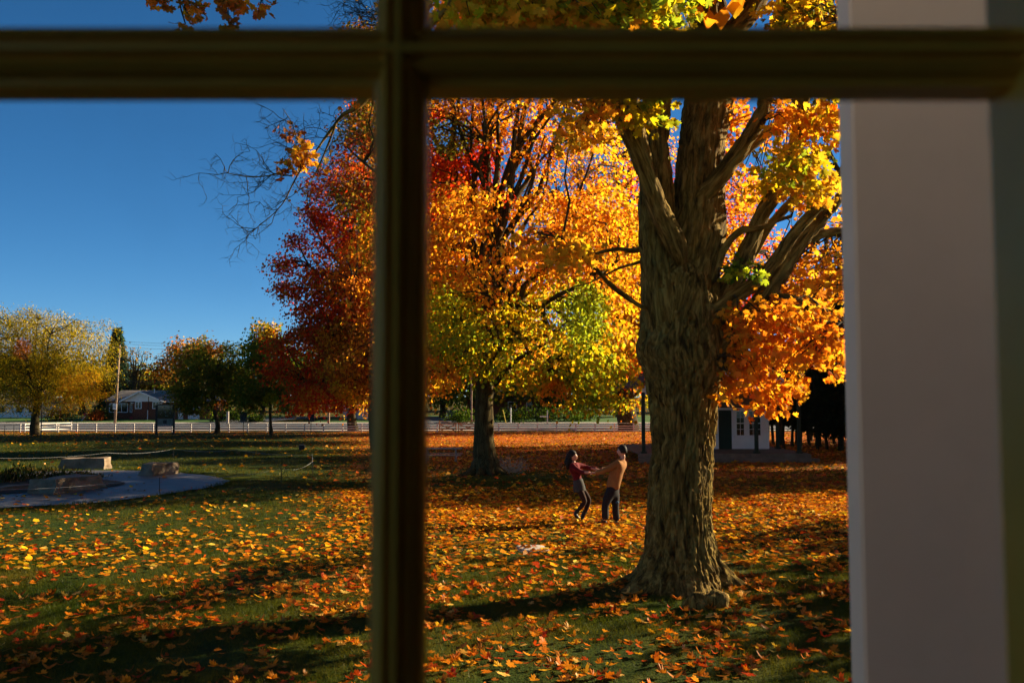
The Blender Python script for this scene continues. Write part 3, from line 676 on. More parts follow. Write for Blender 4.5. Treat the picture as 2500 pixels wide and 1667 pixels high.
# leaf sprays of the big maple: (px, py, rx, ry, offset, depth radius, clusters, palette, leaf size)
big = [
 (1850, 770, 50, 22, -0.73, 0.8, 8, ORANGE, .118), (1920, 785, 50, 28, -0.97, 0.8, 10, ORANGE, .118), (1985, 775, 50, 28, -1.18, 0.8, 12, AMBER + ORANGE, .118), (2040, 800, 30, 35, -1.37, 0.5, 9, ORANGE, .118), (1960, 838, 45, 22, -1.10, 0.8, 8, AMBER + ORANGE, .118), (2015, 850, 40, 28, -1.28, 0.8, 9, AMBER + ORANGE, .118), (1800, 790, 24, 24, -0.57, 0.5, 3, AMBER + ORANGE, .118), (1800, 840, 34, 22, -0.57, 0.5, 6, AMBER + ORANGE, .118), (1860, 832, 38, 20, -0.77, 0.8, 6, AMBER + ORANGE, .118), (1795, 880, 24, 14, -0.55, 0.5, 5, AMBER + ORANGE, .118), (1842, 880, 30, 16, -0.71, 0.8, 7, AMBER + ORANGE, .118), (1830, 918, 34, 14, -0.67, 0.8, 8, ORANGE, .118), (1785, 925, 22, 16, -0.52, 0.5, 3, ORANGE, .118), (1882, 938, 35, 16, -0.84, 0.8, 5, ORANGE, .118), (1915, 945, 25, 16, -0.95, 0.5, 4, AMBER + ORANGE, .118), (1940, 925, 18, 12, -1.03, 0.5, 2, AMBER + ORANGE, .118), (1770, 960, 22, 10, -0.47, 0.5, 2, AMBER + ORANGE, .118), (1845, 965, 25, 12, -0.72, 0.5, 2, AMBER + ORANGE, .118), (1868, 992, 12, 10, -0.79, 0.5, 2, ORANGE, .118), (1900, 985, 18, 9, -0.90, 0.5, 2, ORANGE, .118), (2045, 905, 24, 20, -1.38, 0.5, 4, AMBER + ORANGE, .118), (1760, 750, 20, 25, -0.43, 0.5, 2, AMBER + ORANGE, .118), (1900, 735, 40, 18, -0.90, 0.8, 4, ORANGE, .118),
 (1830, 800, 55, 40, 5.5, 1.6, 18, ORANGE + AMBER, .12), (1900, 860, 60, 40, 6.5, 1.8, 16, AMBER + ORANGE, .12), (1960, 760, 60, 40, 5, 1.6, 14, ORANGE + AMBER, .12), (2020, 700, 50, 50, 4.5, 1.8, 18, AMBER + ORANGE, .12), (2040, 560, 40, 60, 5, 1.8, 7, AMBER + ORANGE, .12), (1830, 480, 45, 60, 5.5, 1.8, 7, ORANGE + AMBER, .12), (1960, 600, 60, 50, 6, 1.8, 10, ORANGE, .12), (1900, 330, 60, 50, 5, 2, 7, AMBER + ORANGE, .12),
 (1945, 395, 75, 42, -1.2, .9, 22, LIME + GOLD + GOLD + AMBER, .125), (2010, 440, 45, 40, -1.3, .9, 11, GOLD + AMBER, .125), (2010, 290, 55, 50, -1.0, 1., 15, AMBER + GOLD + ORANGE, .14), (1920, 275, 40, 35, -.4, .8, 9, ORANGE + AMBER, .12),
 (1800, 290, 32, 50, .8, .5, 10, ORANGE, .11), (2020, 640, 50, 55, .4, .8, 14, ORANGE + AMBER, .11), (1970, 490, 50, 30, .3, .8, 5, AMBER + ORANGE, .12), (1790, 650, 26, 12, -1.0, .3, 3, GREEN + LIME, .12), (1835, 655, 20, 12, -1.0, .3, 3, GREEN + LIME, .12),
 (1930, 660, 70, 50, 1.2, .9, 14, ORANGE + AMBER, .11), (1880, 440, 40, 30, .2, .6, 9, AMBER + GOLD, .12), (1775, 370, 20, 60, .9, .5, 7, ORANGE, .10),
 (1560, 262, 40, 25, -1.8, .5, 7, GOLD, .13), (1600, 255, 20, 30, -1.8, .4, 4, GOLD + LIME, .13),
 (1250, 10, 190, 60, -4.2, 1.2, 75, GOLD + AMBER, .13), (1480, 10, 130, 65, -4.4, 1.0, 50, GOLD + LIME + AMBER, .13), (1600, -10, 80, 60, -4.6, .8, 26, LIME + GOLD, .13), (1960, 30, 90, 80, -1.5, 1.2, 40, AMBER + GOLD + OLIVE, .13), (2030, 130, 40, 90, -2.0, 1.0, 16, OLIVE + AMBER, .13),
 (1900, 120, 60, 70, -.5, 1.0, 16, ORANGE + AMBER, .12), (1400, 330, 60, 60, -2.4, .6, 9, AMBER, .11), (1440, 260, 60, 30, -2.2, .6, 10, AMBER + ORANGE, .12), (1380, 600, 60, 25, -1.4, .5, 9, AMBER, .11), (1300, 600, 70, 30, -.5, .7, 12, AMBER + ORANGE, .11),
 (385, -2, 26, 18, -2.2, .25, 6, RUST + ORANGE, .12), (460, 30, 14, 34, -2.2, .2, 5, RUST + ORANGE, .12), (490, 15, 14, 26, -2.2, .2, 4, RUST + ORANGE, .12), (545, 10, 16, 30, -2.2, .2, 5, RUST + ORANGE, .12), (562, 55, 12, 16, -2.2, .2, 4, RUST, .12), (580, 5, 16, 14, -2.2, .2, 4, ORANGE, .12), (638, 12, 12, 16, -2.2, .2, 4, RUST + ORANGE, .12), (455, 62, 10, 8, -2.2, .1, 2, RUST, .12),
 (735, 360, 26, 14, -1.2, .3, 5, AMBER + RUST, .11), (722, 385, 8, 8, -1.2, .1, 1, AMBER, .13), (695, 415, 8, 6, -1.2, .1, 1, RUST, .12), (715, 312, 14, 8, -1.4, .2, 2, RUST, .09), (750, 370, 16, 10, -1.2, .2, 2, AMBER, .11),
]
LP, LO, LC, LSZ = [], [], [], []; cents = []
for (cx_, cy_, rx, ry, off, dr, k, pal, size) in big:
    c = in_ellipsoids([(cx_, cy_, rx, ry, off, dr)], k, YB, .1)
    sm = rx < 29; tl = cx_ < 760 and cy_ < 100
    P, d = spray(c, 5 if tl else 12 if sm else 17, .09 if tl else .15 if sm else .26, .7)
    LP.append(P); LO.append(d + np.array([.15, 0, 0])); LC.append(palette(pal, len(P), .16)); LSZ.append(np.full(len(P), size * .92)); cents.append((c, sm))
LP, LO, LC, LSZ = map(np.concatenate, (LP, LO, LC, LSZ))
n = len(LP); oo = LO / (np.linalg.norm(LO, axis=1, keepdims=True) + 1e-6)
tip = oo * .45 + np.array([0, 0, -.9]) + R.normal(size=(n, 3)) * .45; nrm = oo * .3 + np.array([0, -.35, .55]) + R.normal(size=(n, 3)) * .55
LB = basis(tip, nrm); LS = LSZ * (.6 + .65 * R.random(n)); LCu = .3 + 1.7 * R.random(n)
pxl, pyl = proj(LP)
show = (pxl > 0) & (pxl < 2060) & (pyl > -5) & (((pyl < 75)) | (pyl > 245)) & ~((pxl > 900) & (pxl < 1045))
apx = np.where(show, LS / LP[:, 1], 0) * np.abs(np.einsum('ij,ij->i', LB[:, :, 2], LP / np.linalg.norm(LP, axis=1, keepdims=True)))
sel = np.argsort(-apx)[:290]; rest = np.setdiff1d(np.arange(n), sel)
crown = leaf_mesh('foliage', LEAF_HI, LP[rest], LB[rest], LS[rest], LC[rest], M_leaf, BT, LCu[rest]); crown['kind'] = 'stuff'
def leaf_variants(name, cols, curls, mat):
    out_ = []
    for c in cols:
        for cu in curls:
            V = LEAF_HI[0].copy(); V[:, 2] *= cu; me = bpy.data.meshes.new(name)
            me.from_pydata(V.tolist(), [], LEAF_HI[1].tolist()); a = me.attributes.new('col', 'FLOAT_COLOR', 'POINT')
            a.data.foreach_set('color', np.tile(np.array([*c, 1], np.float32), len(V))); me.materials.append(mat); out_.append((np.array(c), cu, me))
    return out_
var = leaf_variants('leaf', ORANGE + AMBER + GOLD + LIME + RUST + GREEN[:1] + OLIVE[:1], (.5, 1.1, 1.8), M_leaf)
vc = np.array([v[0] for v in var]); vq = np.array([v[1] for v in var])
inv = Matrix.Translation(BT.location).inverted()
for i in sel:
    k = int(np.argmin(np.abs(vc - LC[i]).sum(1) + .03 * np.abs(vq - LCu[i])))
    o = bpy.data.objects.new('leaf', var[k][2]); C.objects.link(o); o.parent = BT; o.matrix_parent_inverse = inv
    M = Matrix(LB[i].tolist()).to_4x4(); M.translation = Vector(LP[i]); o.matrix_basis = M @ Matrix.Scale(float(LS[i]), 4)
parts = []
for c, sm in cents:
    parts += attach_branches(c, SP, .02, .004, 5, .75 if not sm else 1, 5, 0)
o = quads_to_obj('twigs', parts, M_barkf, BT); o['kind'] = 'stuff'
# the rest of the crown, overhead and out of the picture
cen = in_ellipsoids([(1750, -420, 700, 330, 0, 5.5)], 260, YB + 1, .3)
P, d = spray(cen, 40, .8, .5); o = leaves_at('crown', P, d, .30, palette(ORANGE + AMBER + GOLD, len(P)), LEAF_TINY, parent=BT); o['kind'] = 'stuff'

# burl on the grass at the foot of the big maple
def rock(name, cx_, cy_, cz_, sx, sy, sz, mat, seed, parent=None, rz=0, rough=.18, n=26, square=0.0):
    u, v = np.meshgrid(np.linspace(0, 2 * PI, n * 2, endpoint=False), np.linspace(-PI / 2, PI / 2, n))
    x, y, z = np.cos(v) * np.cos(u), np.cos(v) * np.sin(u), np.sin(v)
    if square:
        k = 1 / np.maximum.reduce([np.abs(x), np.abs(y), np.abs(z)]); k = 1 + (k - 1) * square; x, y, z = x * k, y * k, z * k
    f = 1 + rough * (noise3(x * 1.6 + seed, y * 1.6, z * 1.6, seed) - .5) * 2 + rough * .4 * (noise3(x * 5 + seed, y * 5, z * 5, seed) - .5)
    x, y, z = x * f * sx, y * f * sy, z * (f * .5 + .5) * sz
    c_, s_ = math.cos(rz), math.sin(rz)
    V = np.stack([cx_ + x * c_ - y * s_, cy_ + x * s_ + y * c_, cz_ + z], -1).reshape(-1, 3); i = np.arange(n * 2 * n).reshape(n, n * 2); j = np.roll(i, -1, 1)
    return mesh_np(name, V, np.stack([i[:-1], j[:-1], j[1:], i[1:]], -1).reshape(-1, 4), mat, parent, True, extra=V)
g = ground(1712, 1492); tag(rock('stump', g[0], g[1] + .18, g[2] + .05, .20, .16, .16, M_bark, 5, rough=.3), 'low dark woody lump in the grass against the roots of the big maple', 'stump', 'woody lumps at the maple foot')
g = ground(1752, 1488); tag(rock('stump', g[0], g[1] + .1, g[2] + .06, .17, .16, .17, M_bark, 8, rough=.3), 'rounder woody lump right of the other at the foot of the big maple', 'stump', 'woody lumps at the maple foot')

# ------------------------------------------------------------ the second maple, with the picnic table
g2 = ground(1185, 1158); Y2 = g2[1]
E2 = [(1480, 620, 110, 150, -4.5, 3), (1420, 790, 120, 80, -4.5, 2.5), (1180, 700, 260, 170, 4.5, 3.5), (1240, 560, 300, 280, 0, 6.5), (1060, 560, 190, 330, .5, 6), (1310, 830, 230, 130, -1, 4), (1120, 820, 150, 110, -.5, 3.5), (1230, 180, 340, 250, 0, 5), (1430, 900, 120, 85, -1.5, 2), (1060, 930, 50, 70, -1, 1.5), (960, 330, 160, 200, 0, 3), (1480, 560, 130, 260, 0, 4), (1250, -120, 420, 250, 0, 6), (890, 120, 60, 90, 0, 2)]
P2 = [(1190, 420, 230, RUST + ORANGE), (1280, 330, 120, ORANGE + AMBER), (1090, 500, 150, CRIMSON + RED), (1150, 475, 110, RED), (1215, 510, 75, RED), (1060, 330, 60, RED), (1100, 330, 50, OLIVE), (1350, 480, 110, ORANGE), (1150, 640, 190, ORANGE + AMBER), (1300, 620, 190, AMBER + ORANGE), (1210, 780, 120, ORANGE + AMBER), (1090, 780, 90, GOLD + LIME), (1330, 850, 170, GOLD + AMBER + LIME), (1450, 940, 100, LIME + GOLD), (1150, 900, 110, LIME + GOLD), (1120, 980, 60, LIME + OLIVE), (1060, 930, 60, ORANGE + AMBER), (1420, 760, 70, LIME), (920, 300, 130, OLIVE + RUST), (880, 420, 90, CRIMSON + RUST), (1350, 960, 40, ORANGE)]
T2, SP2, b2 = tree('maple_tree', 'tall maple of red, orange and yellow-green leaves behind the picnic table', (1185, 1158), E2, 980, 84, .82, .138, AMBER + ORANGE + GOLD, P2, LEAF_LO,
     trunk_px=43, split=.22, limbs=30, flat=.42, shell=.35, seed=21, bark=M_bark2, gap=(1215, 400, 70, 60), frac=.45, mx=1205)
# rising stems that show through its crown, and the debris at its foot
st = []
for pts, w0, w1 in (([(1195, 900), (1190, 800), (1185, 700), (1180, 600), (1195, 500), (1170, 420), (1130, 340), (1110, 260)], 40, 8), ([(1185, 640), (1230, 540), (1250, 440), (1255, 340), (1270, 240), (1280, 120)], 30, 8), ([(1220, 520), (1280, 450), (1330, 380), (1390, 340), (1440, 350)], 14, 4),
                    ([(1240, 500), (1275, 430), (1300, 350), (1340, 290), (1380, 220)], 18, 6), ([(1185, 560), (1205, 470), (1215, 380), (1215, 250)], 22, 8), ([(1180, 560), (1160, 460), (1150, 370), (1155, 250)], 20, 8), ([(1260, 540), (1290, 480), (1310, 400), (1330, 330)], 18, 6), ([(1205, 940), (1260, 880), (1330, 840), (1400, 800)], 20, 6), ([(1190, 860), (1140, 800), (1090, 720)], 16, 6)):
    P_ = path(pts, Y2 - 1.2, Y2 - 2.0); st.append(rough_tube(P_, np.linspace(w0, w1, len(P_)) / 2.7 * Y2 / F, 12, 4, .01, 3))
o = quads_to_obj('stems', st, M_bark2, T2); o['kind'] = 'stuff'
fl = []
for a_, L_ in ((-2.6, .9), (-1.9, .7), (-1.2, .8), (-.5, 1.1), (.3, .9), (3.3, .8)):
    pp = [np.array([b2[0] + math.cos(a_) * r_, b2[1] + math.sin(a_) * r_, float(gz(b2[0] + math.cos(a_) * r_, b2[1] + math.sin(a_) * r_)) + h_]) for r_, h_ in ((.15, .75), (.35, .38), (.55, .14), (.55 + L_ * .5, -.02), (.55 + L_, -.1))]
    fl.append(rough_tube(np.array(pp), np.array([.3, .24, .16, .1, .05]), 14, 5, .02, 7))
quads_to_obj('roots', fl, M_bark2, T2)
tw = []; twv = tw
for i in range(26):
    g = ground(1225 + R.random() * 45, 1158 - R.random() * 8); a_ = R.random() * PI
    twig(g + np.array([0, 0, .05]), np.array([math.cos(a_), .3, .5 + R.random() * .5]), .55, .016, 1)
tag(quads_to_obj('brushwood', tw, M_wood), 'small tangle of cut branches lying beside the second maple trunk', 'branches', kind='stuff')

def picnic_table():
    g = ground(1078, 1130); s = 1.0
    T = thing('picnic_table', 'weathered wooden picnic table with attached benches beside the second maple', 'table', g)
    x0, y0, z0 = g; Lx = 2.05
    for i in range(5): MB().b2(x0 - Lx / 2, x0 + Lx / 2, y0 - .36 + i * .148, y0 - .36 + i * .148 + .138, z0 + .72, z0 + .76).build('tabletop_board', M_wood, T)
    for sy in (-1, 1):
        for i in range(2): MB().b2(x0 - Lx / 2, x0 + Lx / 2, y0 + sy * .72 - .14 + i * .148, y0 + sy * .72 - .14 + i * .148 + .138, z0 + .42, z0 + .46).build('bench_board', M_wood, T)
    for sx in (-1, 1):
        x = x0 + sx * .72
        for sy in (-1, 1): MB().bar((x, y0 + sy * .24, z0 + .72), (x, y0 + sy * .62, z0 - .03), .05, .12).build('leg', M_wood, T)
        MB().bar((x + .05, y0 - .84, z0 + .38), (x + .05, y0 + .84, z0 + .38), .045, .11).build('crossbar', M_wood, T)
picnic_table()

# ------------------------------------------------------------ trees further back
MAPS = 'maples along the far side of the park'
tree('maple_tree', 'dark red and rust maple rising against the open blue sky', None, [(890, 560, 110, 120, 0, 8), (850, 650, 110, 90, 0, 8), (900, 420, 100, 110, 0, 4), (860, 750, 100, 90, 0, 6), (880, 840, 150, 110, 0, 8), (830, 930, 110, 70, -1, 4.5), (960, 700, 130, 280, 0, 6), (905, 300, 70, 80, 0, 3), (790, 450, 42, 36, 0, 2), (772, 525, 48, 30, 0, 2.5), (722, 585, 42, 22, 0, 2), (692, 645, 48, 22, 0, 2), (705, 705, 36, 26, 0, 2), (735, 752, 44, 26, 0, 2.5), (700, 835, 48, 36, 0, 2.5), (690, 900, 42, 36, 0, 2.5), (745, 965, 46, 36, 0, 2.5), (770, 680, 40, 30, -2, 2), (780, 800, 60, 40, -2, 3)], 1250, 74, .85, .21,
     RED + CRIMSON + RED + ORANGE, [(835, 550, 60, OLIVE + GREEN), (880, 640, 90, AMBER + ORANGE), (870, 480, 60, RUST + OLIVE), (770, 620, 110, CRIMSON + RED + RED + ORANGE[:2]), (740, 740, 60, RED + ORANGE), (880, 700, 100, ORANGE + RUST), (760, 850, 140, CRIMSON + RUST + RED), (860, 920, 70, GOLD + AMBER), (870, 870, 90, RUST + AMBER), (900, 330, 90, OLIVE + RUST), (770, 975, 40, ORANGE + RED)], LEAF_TINY, Yd=62, base=(-8.9, 62, -.72), trunk_px=36, seed=5, limbs=22, split=.2, group=MAPS, frac=.4)
tree('maple_tree', 'amber maple with a straight pale-lit trunk close to the rail fence', (863, 1053), [(880, 860, 130, 100, 0, 5), (900, 940, 120, 60, 0, 5), (960, 800, 120, 150, 0, 6)], 260, 34, 1.5, .34, RUST + AMBER, [(866, 920, 60, GOLD + AMBER)], trunk_px=20, seed=6, group=MAPS)
tree('maple_tree', 'orange and yellow maple with a thick leaning trunk by the rail fence', (1535, 1052), [(1450, 760, 150, 170, 0, 10), (1560, 850, 150, 150, -2, 10), (1390, 560, 170, 200, 0, 7), (1520, 480, 150, 240, 0, 7), (1490, 930, 110, 70, -3, 4), (1640, 640, 120, 300, 2, 6)], 800, 38, 1.6, .36, AMBER + ORANGE, [(1450, 960, 90, LIME + GOLD), (1480, 820, 100, LIME + GOLD), (1555, 900, 60, ORANGE + RED), (1590, 430, 70, RED), (1400, 880, 90, GOLD), (1430, 620, 110, ORANGE)], trunk_px=40, seed=7, group=MAPS, lean=1)
tree('maple_tree', 'scarlet and orange maple behind the white pavilion roof', None, [(1790, 500, 90, 110, 0, 5), (1860, 740, 120, 75, 0, 5), (1800, 620, 110, 80, 0, 5), (1950, 700, 60, 60, 0, 3), (1740, 800, 100, 100, 0, 4)], 270, 38, 1.3, .30, ORANGE + RED, [(1810, 520, 90, RED + ORANGE), (1855, 740, 80, RED), (1780, 610, 60, AMBER), (1900, 700, 50, ORANGE + AMBER)], Yd=72, base=(17.5, 72, -.85), trunk_px=24, seed=8, group=MAPS, frac=.7)
tree('maple_tree', 'orange maple standing behind the second maple beyond the gate', None, [(1020, 900, 90, 80, 0, 4), (1100, 760, 180, 180, 0, 10), (1000, 650, 150, 220, 0, 10)], 460, 34, 1.6, .36, ORANGE + AMBER + GOLD, [(1010, 960, 60, ORANGE)], Yd=96, base=(-10.3, 96, -1.1), trunk_px=16, seed=9, group=MAPS)
tree('maple_tree', 'added amber shade maple whose stem hides behind the second maple trunk', None, [(1150, 780, 170, 110, 0, 9), (1080, 850, 120, 70, 0, 7), (1240, 840, 130, 80, 0, 8)], 420, 34, 1.4, .32, AMBER + ORANGE + GOLD, base=(-2.8, 80, -.95), trunk_px=14, seed=19, group=MAPS)  # extra maple added to cast shade over the left lawn
tree('maple_tree', 'added orange and amber shade maple just behind the white pavilion wall', None, [(1640, 710, 150, 120, 0, 5.5), (1600, 820, 110, 80, 0, 5)], 300, 40, 1.1, .24, ORANGE + AMBER, [(1780, 560, 80, RED + ORANGE)], base=(9.4, 58.5, -.68), trunk_px=24, seed=23, group=MAPS)  # blocker maple, added so the lawn behind the stone circle falls in shade
tree('honey_locust', 'broad yellow-green locust tree with drooping fine leaves by the fence end', (86, 1062), [(60, 850, 160, 90, 0, 6), (190, 860, 110, 90, 0, 5), (120, 790, 110, 40, 0, 4), (20, 830, 120, 80, 0, 5), (130, 940, 130, 70, -1, 5), (30, 940, 100, 60, 0, 5), (225, 930, 50, 60, 0, 3)], 620, 95, 1.1, .25, OLIVE + GOLD + [(.30, .24, .012)], [(55, 850, 22, RUST), (200, 960, 60, GOLD + AMBER)], LEAF_NARROW, trunk_px=19, seed=10, limbs=12)
SM = 'small dark lawn trees in front of the rail fence'
tree('lawn_tree', 'small dark green and rust tree beside the notice board', (528, 1060), [(500, 930, 85, 55, 0, 3), (530, 880, 75, 50, 0, 3), (450, 950, 45, 45, 0, 2), (560, 930, 50, 55, 0, 2.5), (480, 985, 60, 30, 0, 2)], 330, 40, .75, .25, GREEN + OLIVE + OLIVE, [(520, 850, 20, RUST), (540, 990, 18, RUST)], trunk_px=11, seed=11, group=SM)
tree('lawn_tree', 'small leafy deep green tree between the notice board and red maple', (663, 1062), [(640, 930, 70, 60, 0, 3), (650, 870, 55, 50, 0, 2.5), (610, 970, 45, 40, 0, 2), (690, 960, 40, 50, 0, 2)], 240, 40, .75, .25, GREEN + GREEN + OLIVE, [(660, 975, 20, LIME)], trunk_px=8, seed=12, group=SM)
FT = 'trees beyond the road'
def ft(label, px, Yd, ells, pal, n_cl=150, n_per=26, size=.5, rad=1.9, patches=(), tm=14, sd=1, **k):
    x = at(px, 970, Yd)[0]
    return tree('background_tree', label, None, ells, n_cl, n_per, rad, size, pal, patches, LEAF_TINY, base=(x, Yd, float(gz(x, Yd))), trunk_px=tm, seed=sd, group=FT, **k)
ft('tawny half-bare tree rising behind the brick house chimney side', 440, 165, [(440, 870, 45, 45), (465, 850, 40, 30), (400, 900, 45, 30)], RUST + AMBER + BROWN, 110, 24, .5, 1.7, sd=31)
ft('brown and olive tree behind the small dark tree by the notice board', 500, 160, [(500, 870, 40, 45), (490, 835, 22, 16), (455, 880, 30, 40)], BROWN + OLIVE + OLIVE + RUST[:1], 110, 24, .5, 1.7, sd=32)
ft('tall green tree with yellowing top against the red maple edge', 640, 150, [(640, 830, 42, 50), (655, 805, 32, 24), (620, 870, 40, 50), (680, 880, 50, 60)], GREEN + OLIVE, 150, 28, .5, 1.6, [(650, 800, 34, AMBER + OLIVE)], sd=33)
ft('low brownish tree mass directly behind the brick house roof', 370, 175, [(370, 915, 60, 28), (420, 925, 50, 30), (330, 930, 50, 30)], OLIVE + BROWN + LIME, 130, 24, .55, 1.9, sd=34)
ft('bare greyish tree between the spruce and brick house', 335, 158, [(330, 880, 40, 45)], BROWN, 60, 5, .4, 1.5, sd=35, frac=1, limbs=14)
ft('mixed brown tree seen through the locust crown', 200, 170, [(200, 900, 80, 50), (120, 910, 80, 50)], BROWN + OLIVE, 120, 22, .6, 2, sd=36)
ft('dark olive tree at the edge of the frame beyond the locust', 20, 165, [(0, 900, 90, 60), (60, 900, 60, 50)], OLIVE + BROWN, 120, 22, .6, 2, sd=37)
ft('dim green tree beyond the drive between fence and red maple', 720, 160, [(720, 900, 60, 70), (770, 930, 70, 60), (820, 900, 70, 80)], GREEN + OLIVE, 160, 24, .6, 2, sd=38)
ft('deep green tree beyond the gate', 1080, 150, [(1080, 930, 80, 70), (1160, 900, 80, 90)], GREEN + OLIVE, 160, 26, .55, 2, sd=39)
ft('shaded evergreen mass beyond the road behind the couple', 1330, 152, [(1300, 930, 110, 90), (1400, 920, 90, 90)], GREEN + OLIVE, 220, 26, .55, 2, sd=40)
ft('green and gold tree beyond the road left of the big trunk', 1510, 155, [(1500, 900, 90, 110), (1580, 880, 90, 110)], OLIVE + GOLD, 200, 26, .6, 2, sd=41)
ft('yellow-brown tree beyond the road behind the red maple', 900, 155, [(900, 900, 90, 90), (980, 880, 80, 110)], OLIVE + RUST, 180, 24, .6, 2, sd=42)
ft('long low tree line beyond the locust tree', 60, 210, [(60, 935, 130, 40), (200, 930, 110, 38)], OLIVE + GREEN, 200, 26, .8, 2.4, sd=43)
ft('low wooded line behind the garage end of the brick house', 560, 200, [(560, 935, 120, 45), (450, 945, 80, 30)], GREEN + OLIVE, 200, 26, .8, 2.4, sd=44)
ft('dark wooded line behind the grey block building', 800, 200, [(780, 920, 120, 60), (940, 910, 110, 70)], GREEN + OLIVE, 240, 26, .8, 2.4, sd=45)
ft('dark wooded line behind the dim house past the gate', 1180, 205, [(1150, 915, 140, 70), (1380, 910, 140, 75)], DARKC + GREEN + OLIVE, 300, 26, .8, 2.4, sd=46)
ft('wooded line far behind the pavilion', 1700, 190, [(1640, 910, 130, 80), (1850, 920, 140, 70), (2020, 930, 90, 60)], OLIVE + GREEN + RUST, 300, 26, .8, 2.4, sd=47)
ft('wooded line behind the brick house chimney pipe', 330, 215, [(330, 935, 120, 30)], OLIVE + BROWN, 160, 26, .8, 2.4, sd=48)
def bush(label, px, py, w, h, pal, Yd, seed, name='bush', cat='bush', group='low bushes beyond the road'):
    x = at(px, 970, Yd)[0]; z = float(gz(x, Yd)); s = Yd / F
    c = R.normal(size=(40, 3)) * np.array([w * s * .25, w * s * .18, h * s * .2]) + np.array([x, Yd, z + h * s * .45])
    pal = [tuple(v * .6 for v in q_) for q_ in pal]; P, d = spray(c, 26, h * s * .35, .8); P[:, 2] = np.maximum(P[:, 2], z + .02)
    return tag(leaves_at(name, P, d, .28, palette(pal, len(P)), LEAF_TINY), label, cat, group)
bush('rounded dark bush left of the second maple beyond the gate', 1130, 0, 60, 36, GREEN, 131.5, 1); bush('dark bush behind the road signs right of the second maple', 1260, 0, 90, 34, DARKC + GREEN, 133.5, 2)
bush('dark bush behind the white marker post', 1330, 0, 80, 40, DARKC + GREEN, 135, 3); bush('dim bush beyond the road under the yellow boughs', 1400, 0, 90, 34, GREEN, 136, 4)
bush('flat orange shrub on the brick house lawn', 232, 0, 30, 26, [(.62, .14, .02)], 137, 5); bush('dark bush left of the brick house', 250, 0, 30, 34, GREEN + OLIVE, 138.5, 6)
bush('dull orange shrub beyond the road behind the locust trunk', 140, 0, 60, 40, RUST + OLIVE, 136, 7); bush('dark hedge by the garage under the small trees', 560, 0, 80, 34, DARKC + GREEN, 134, 8); bush('dark clipped bush beside the drive', 620, 0, 40, 22, DARKC + GREEN, 133, 9)

def conifer(name, label, px, Yd, top_px, halfw_px, zb, n, pal, seed, group, size=.34, dead=False, trunk=14):
    x = at(px, 970, Yd)[0]; z0 = float(gz(x, Yd)); zt = at(0, top_px, Yd)[2]; hw = halfw_px * Yd / F
    T = thing(name, label, 'tree', (x, Yd, z0), 0, group)
    quads_to_obj('trunk', [rough_tube(np.array([(x, Yd, z0 - .1), (x + .1, Yd, z0 + (zt - z0) * .35), (x, Yd, z0 + (zt - z0) * .7), (x, Yd, zt)]), np.array([1.2, .9, .5, .08]) * trunk / 2 * Yd / F, 10, 6, .01, seed)], M_barkf, T)
    h = z0 + zb + (zt - z0 - zb) * R.random(n) ** 1.15; f = (zt - h) / (zt - z0 - zb); a = R.random(n) * 2 * PI
    lay = .65 + .35 * np.abs(np.sin(h * 2.6)); r = hw * (f ** .8) * lay * (.35 + .65 * R.random(n) ** .5)
    P = np.stack([x + r * np.cos(a), Yd + r * np.sin(a), h - r * .18], 1); d = np.stack([np.cos(a), np.sin(a), np.full(n, -.2)], 1)
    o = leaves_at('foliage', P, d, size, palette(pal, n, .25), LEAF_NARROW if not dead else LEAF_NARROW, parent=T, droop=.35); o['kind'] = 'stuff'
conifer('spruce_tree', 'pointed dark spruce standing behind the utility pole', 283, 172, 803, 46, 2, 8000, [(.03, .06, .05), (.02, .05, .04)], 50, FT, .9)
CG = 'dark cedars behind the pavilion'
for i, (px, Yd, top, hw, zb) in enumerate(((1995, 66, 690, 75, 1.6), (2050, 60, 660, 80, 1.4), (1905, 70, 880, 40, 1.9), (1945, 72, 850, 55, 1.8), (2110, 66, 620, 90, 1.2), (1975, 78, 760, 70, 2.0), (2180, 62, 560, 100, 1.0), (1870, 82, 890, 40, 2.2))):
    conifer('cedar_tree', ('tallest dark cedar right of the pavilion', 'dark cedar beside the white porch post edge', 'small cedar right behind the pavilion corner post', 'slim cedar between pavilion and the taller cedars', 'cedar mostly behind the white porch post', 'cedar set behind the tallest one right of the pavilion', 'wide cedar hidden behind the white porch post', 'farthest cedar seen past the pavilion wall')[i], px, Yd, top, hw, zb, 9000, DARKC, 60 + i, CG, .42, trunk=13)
for i in range(9):
    x = 1885 + i * 21 + R.random() * 8; Yd = 60 + R.random() * 14; p0 = at(x, 970, Yd); z0 = float(gz(p0[0], Yd)); l = (R.random() - .5) * 1.2
    tag(quads_to_obj('tree_trunk', [rough_tube(np.array([(p0[0], Yd, z0 - .1), (p0[0] + l * .4, Yd, z0 + 2), (p0[0] + l, Yd, z0 + 5)]), np.array([.13, .1, .06]), 8, 4, .01, i)], M_barkf), 'slender bare dark trunk standing among the cedars behind the pavilion', 'tree trunk', 'thin trunks among the cedars')
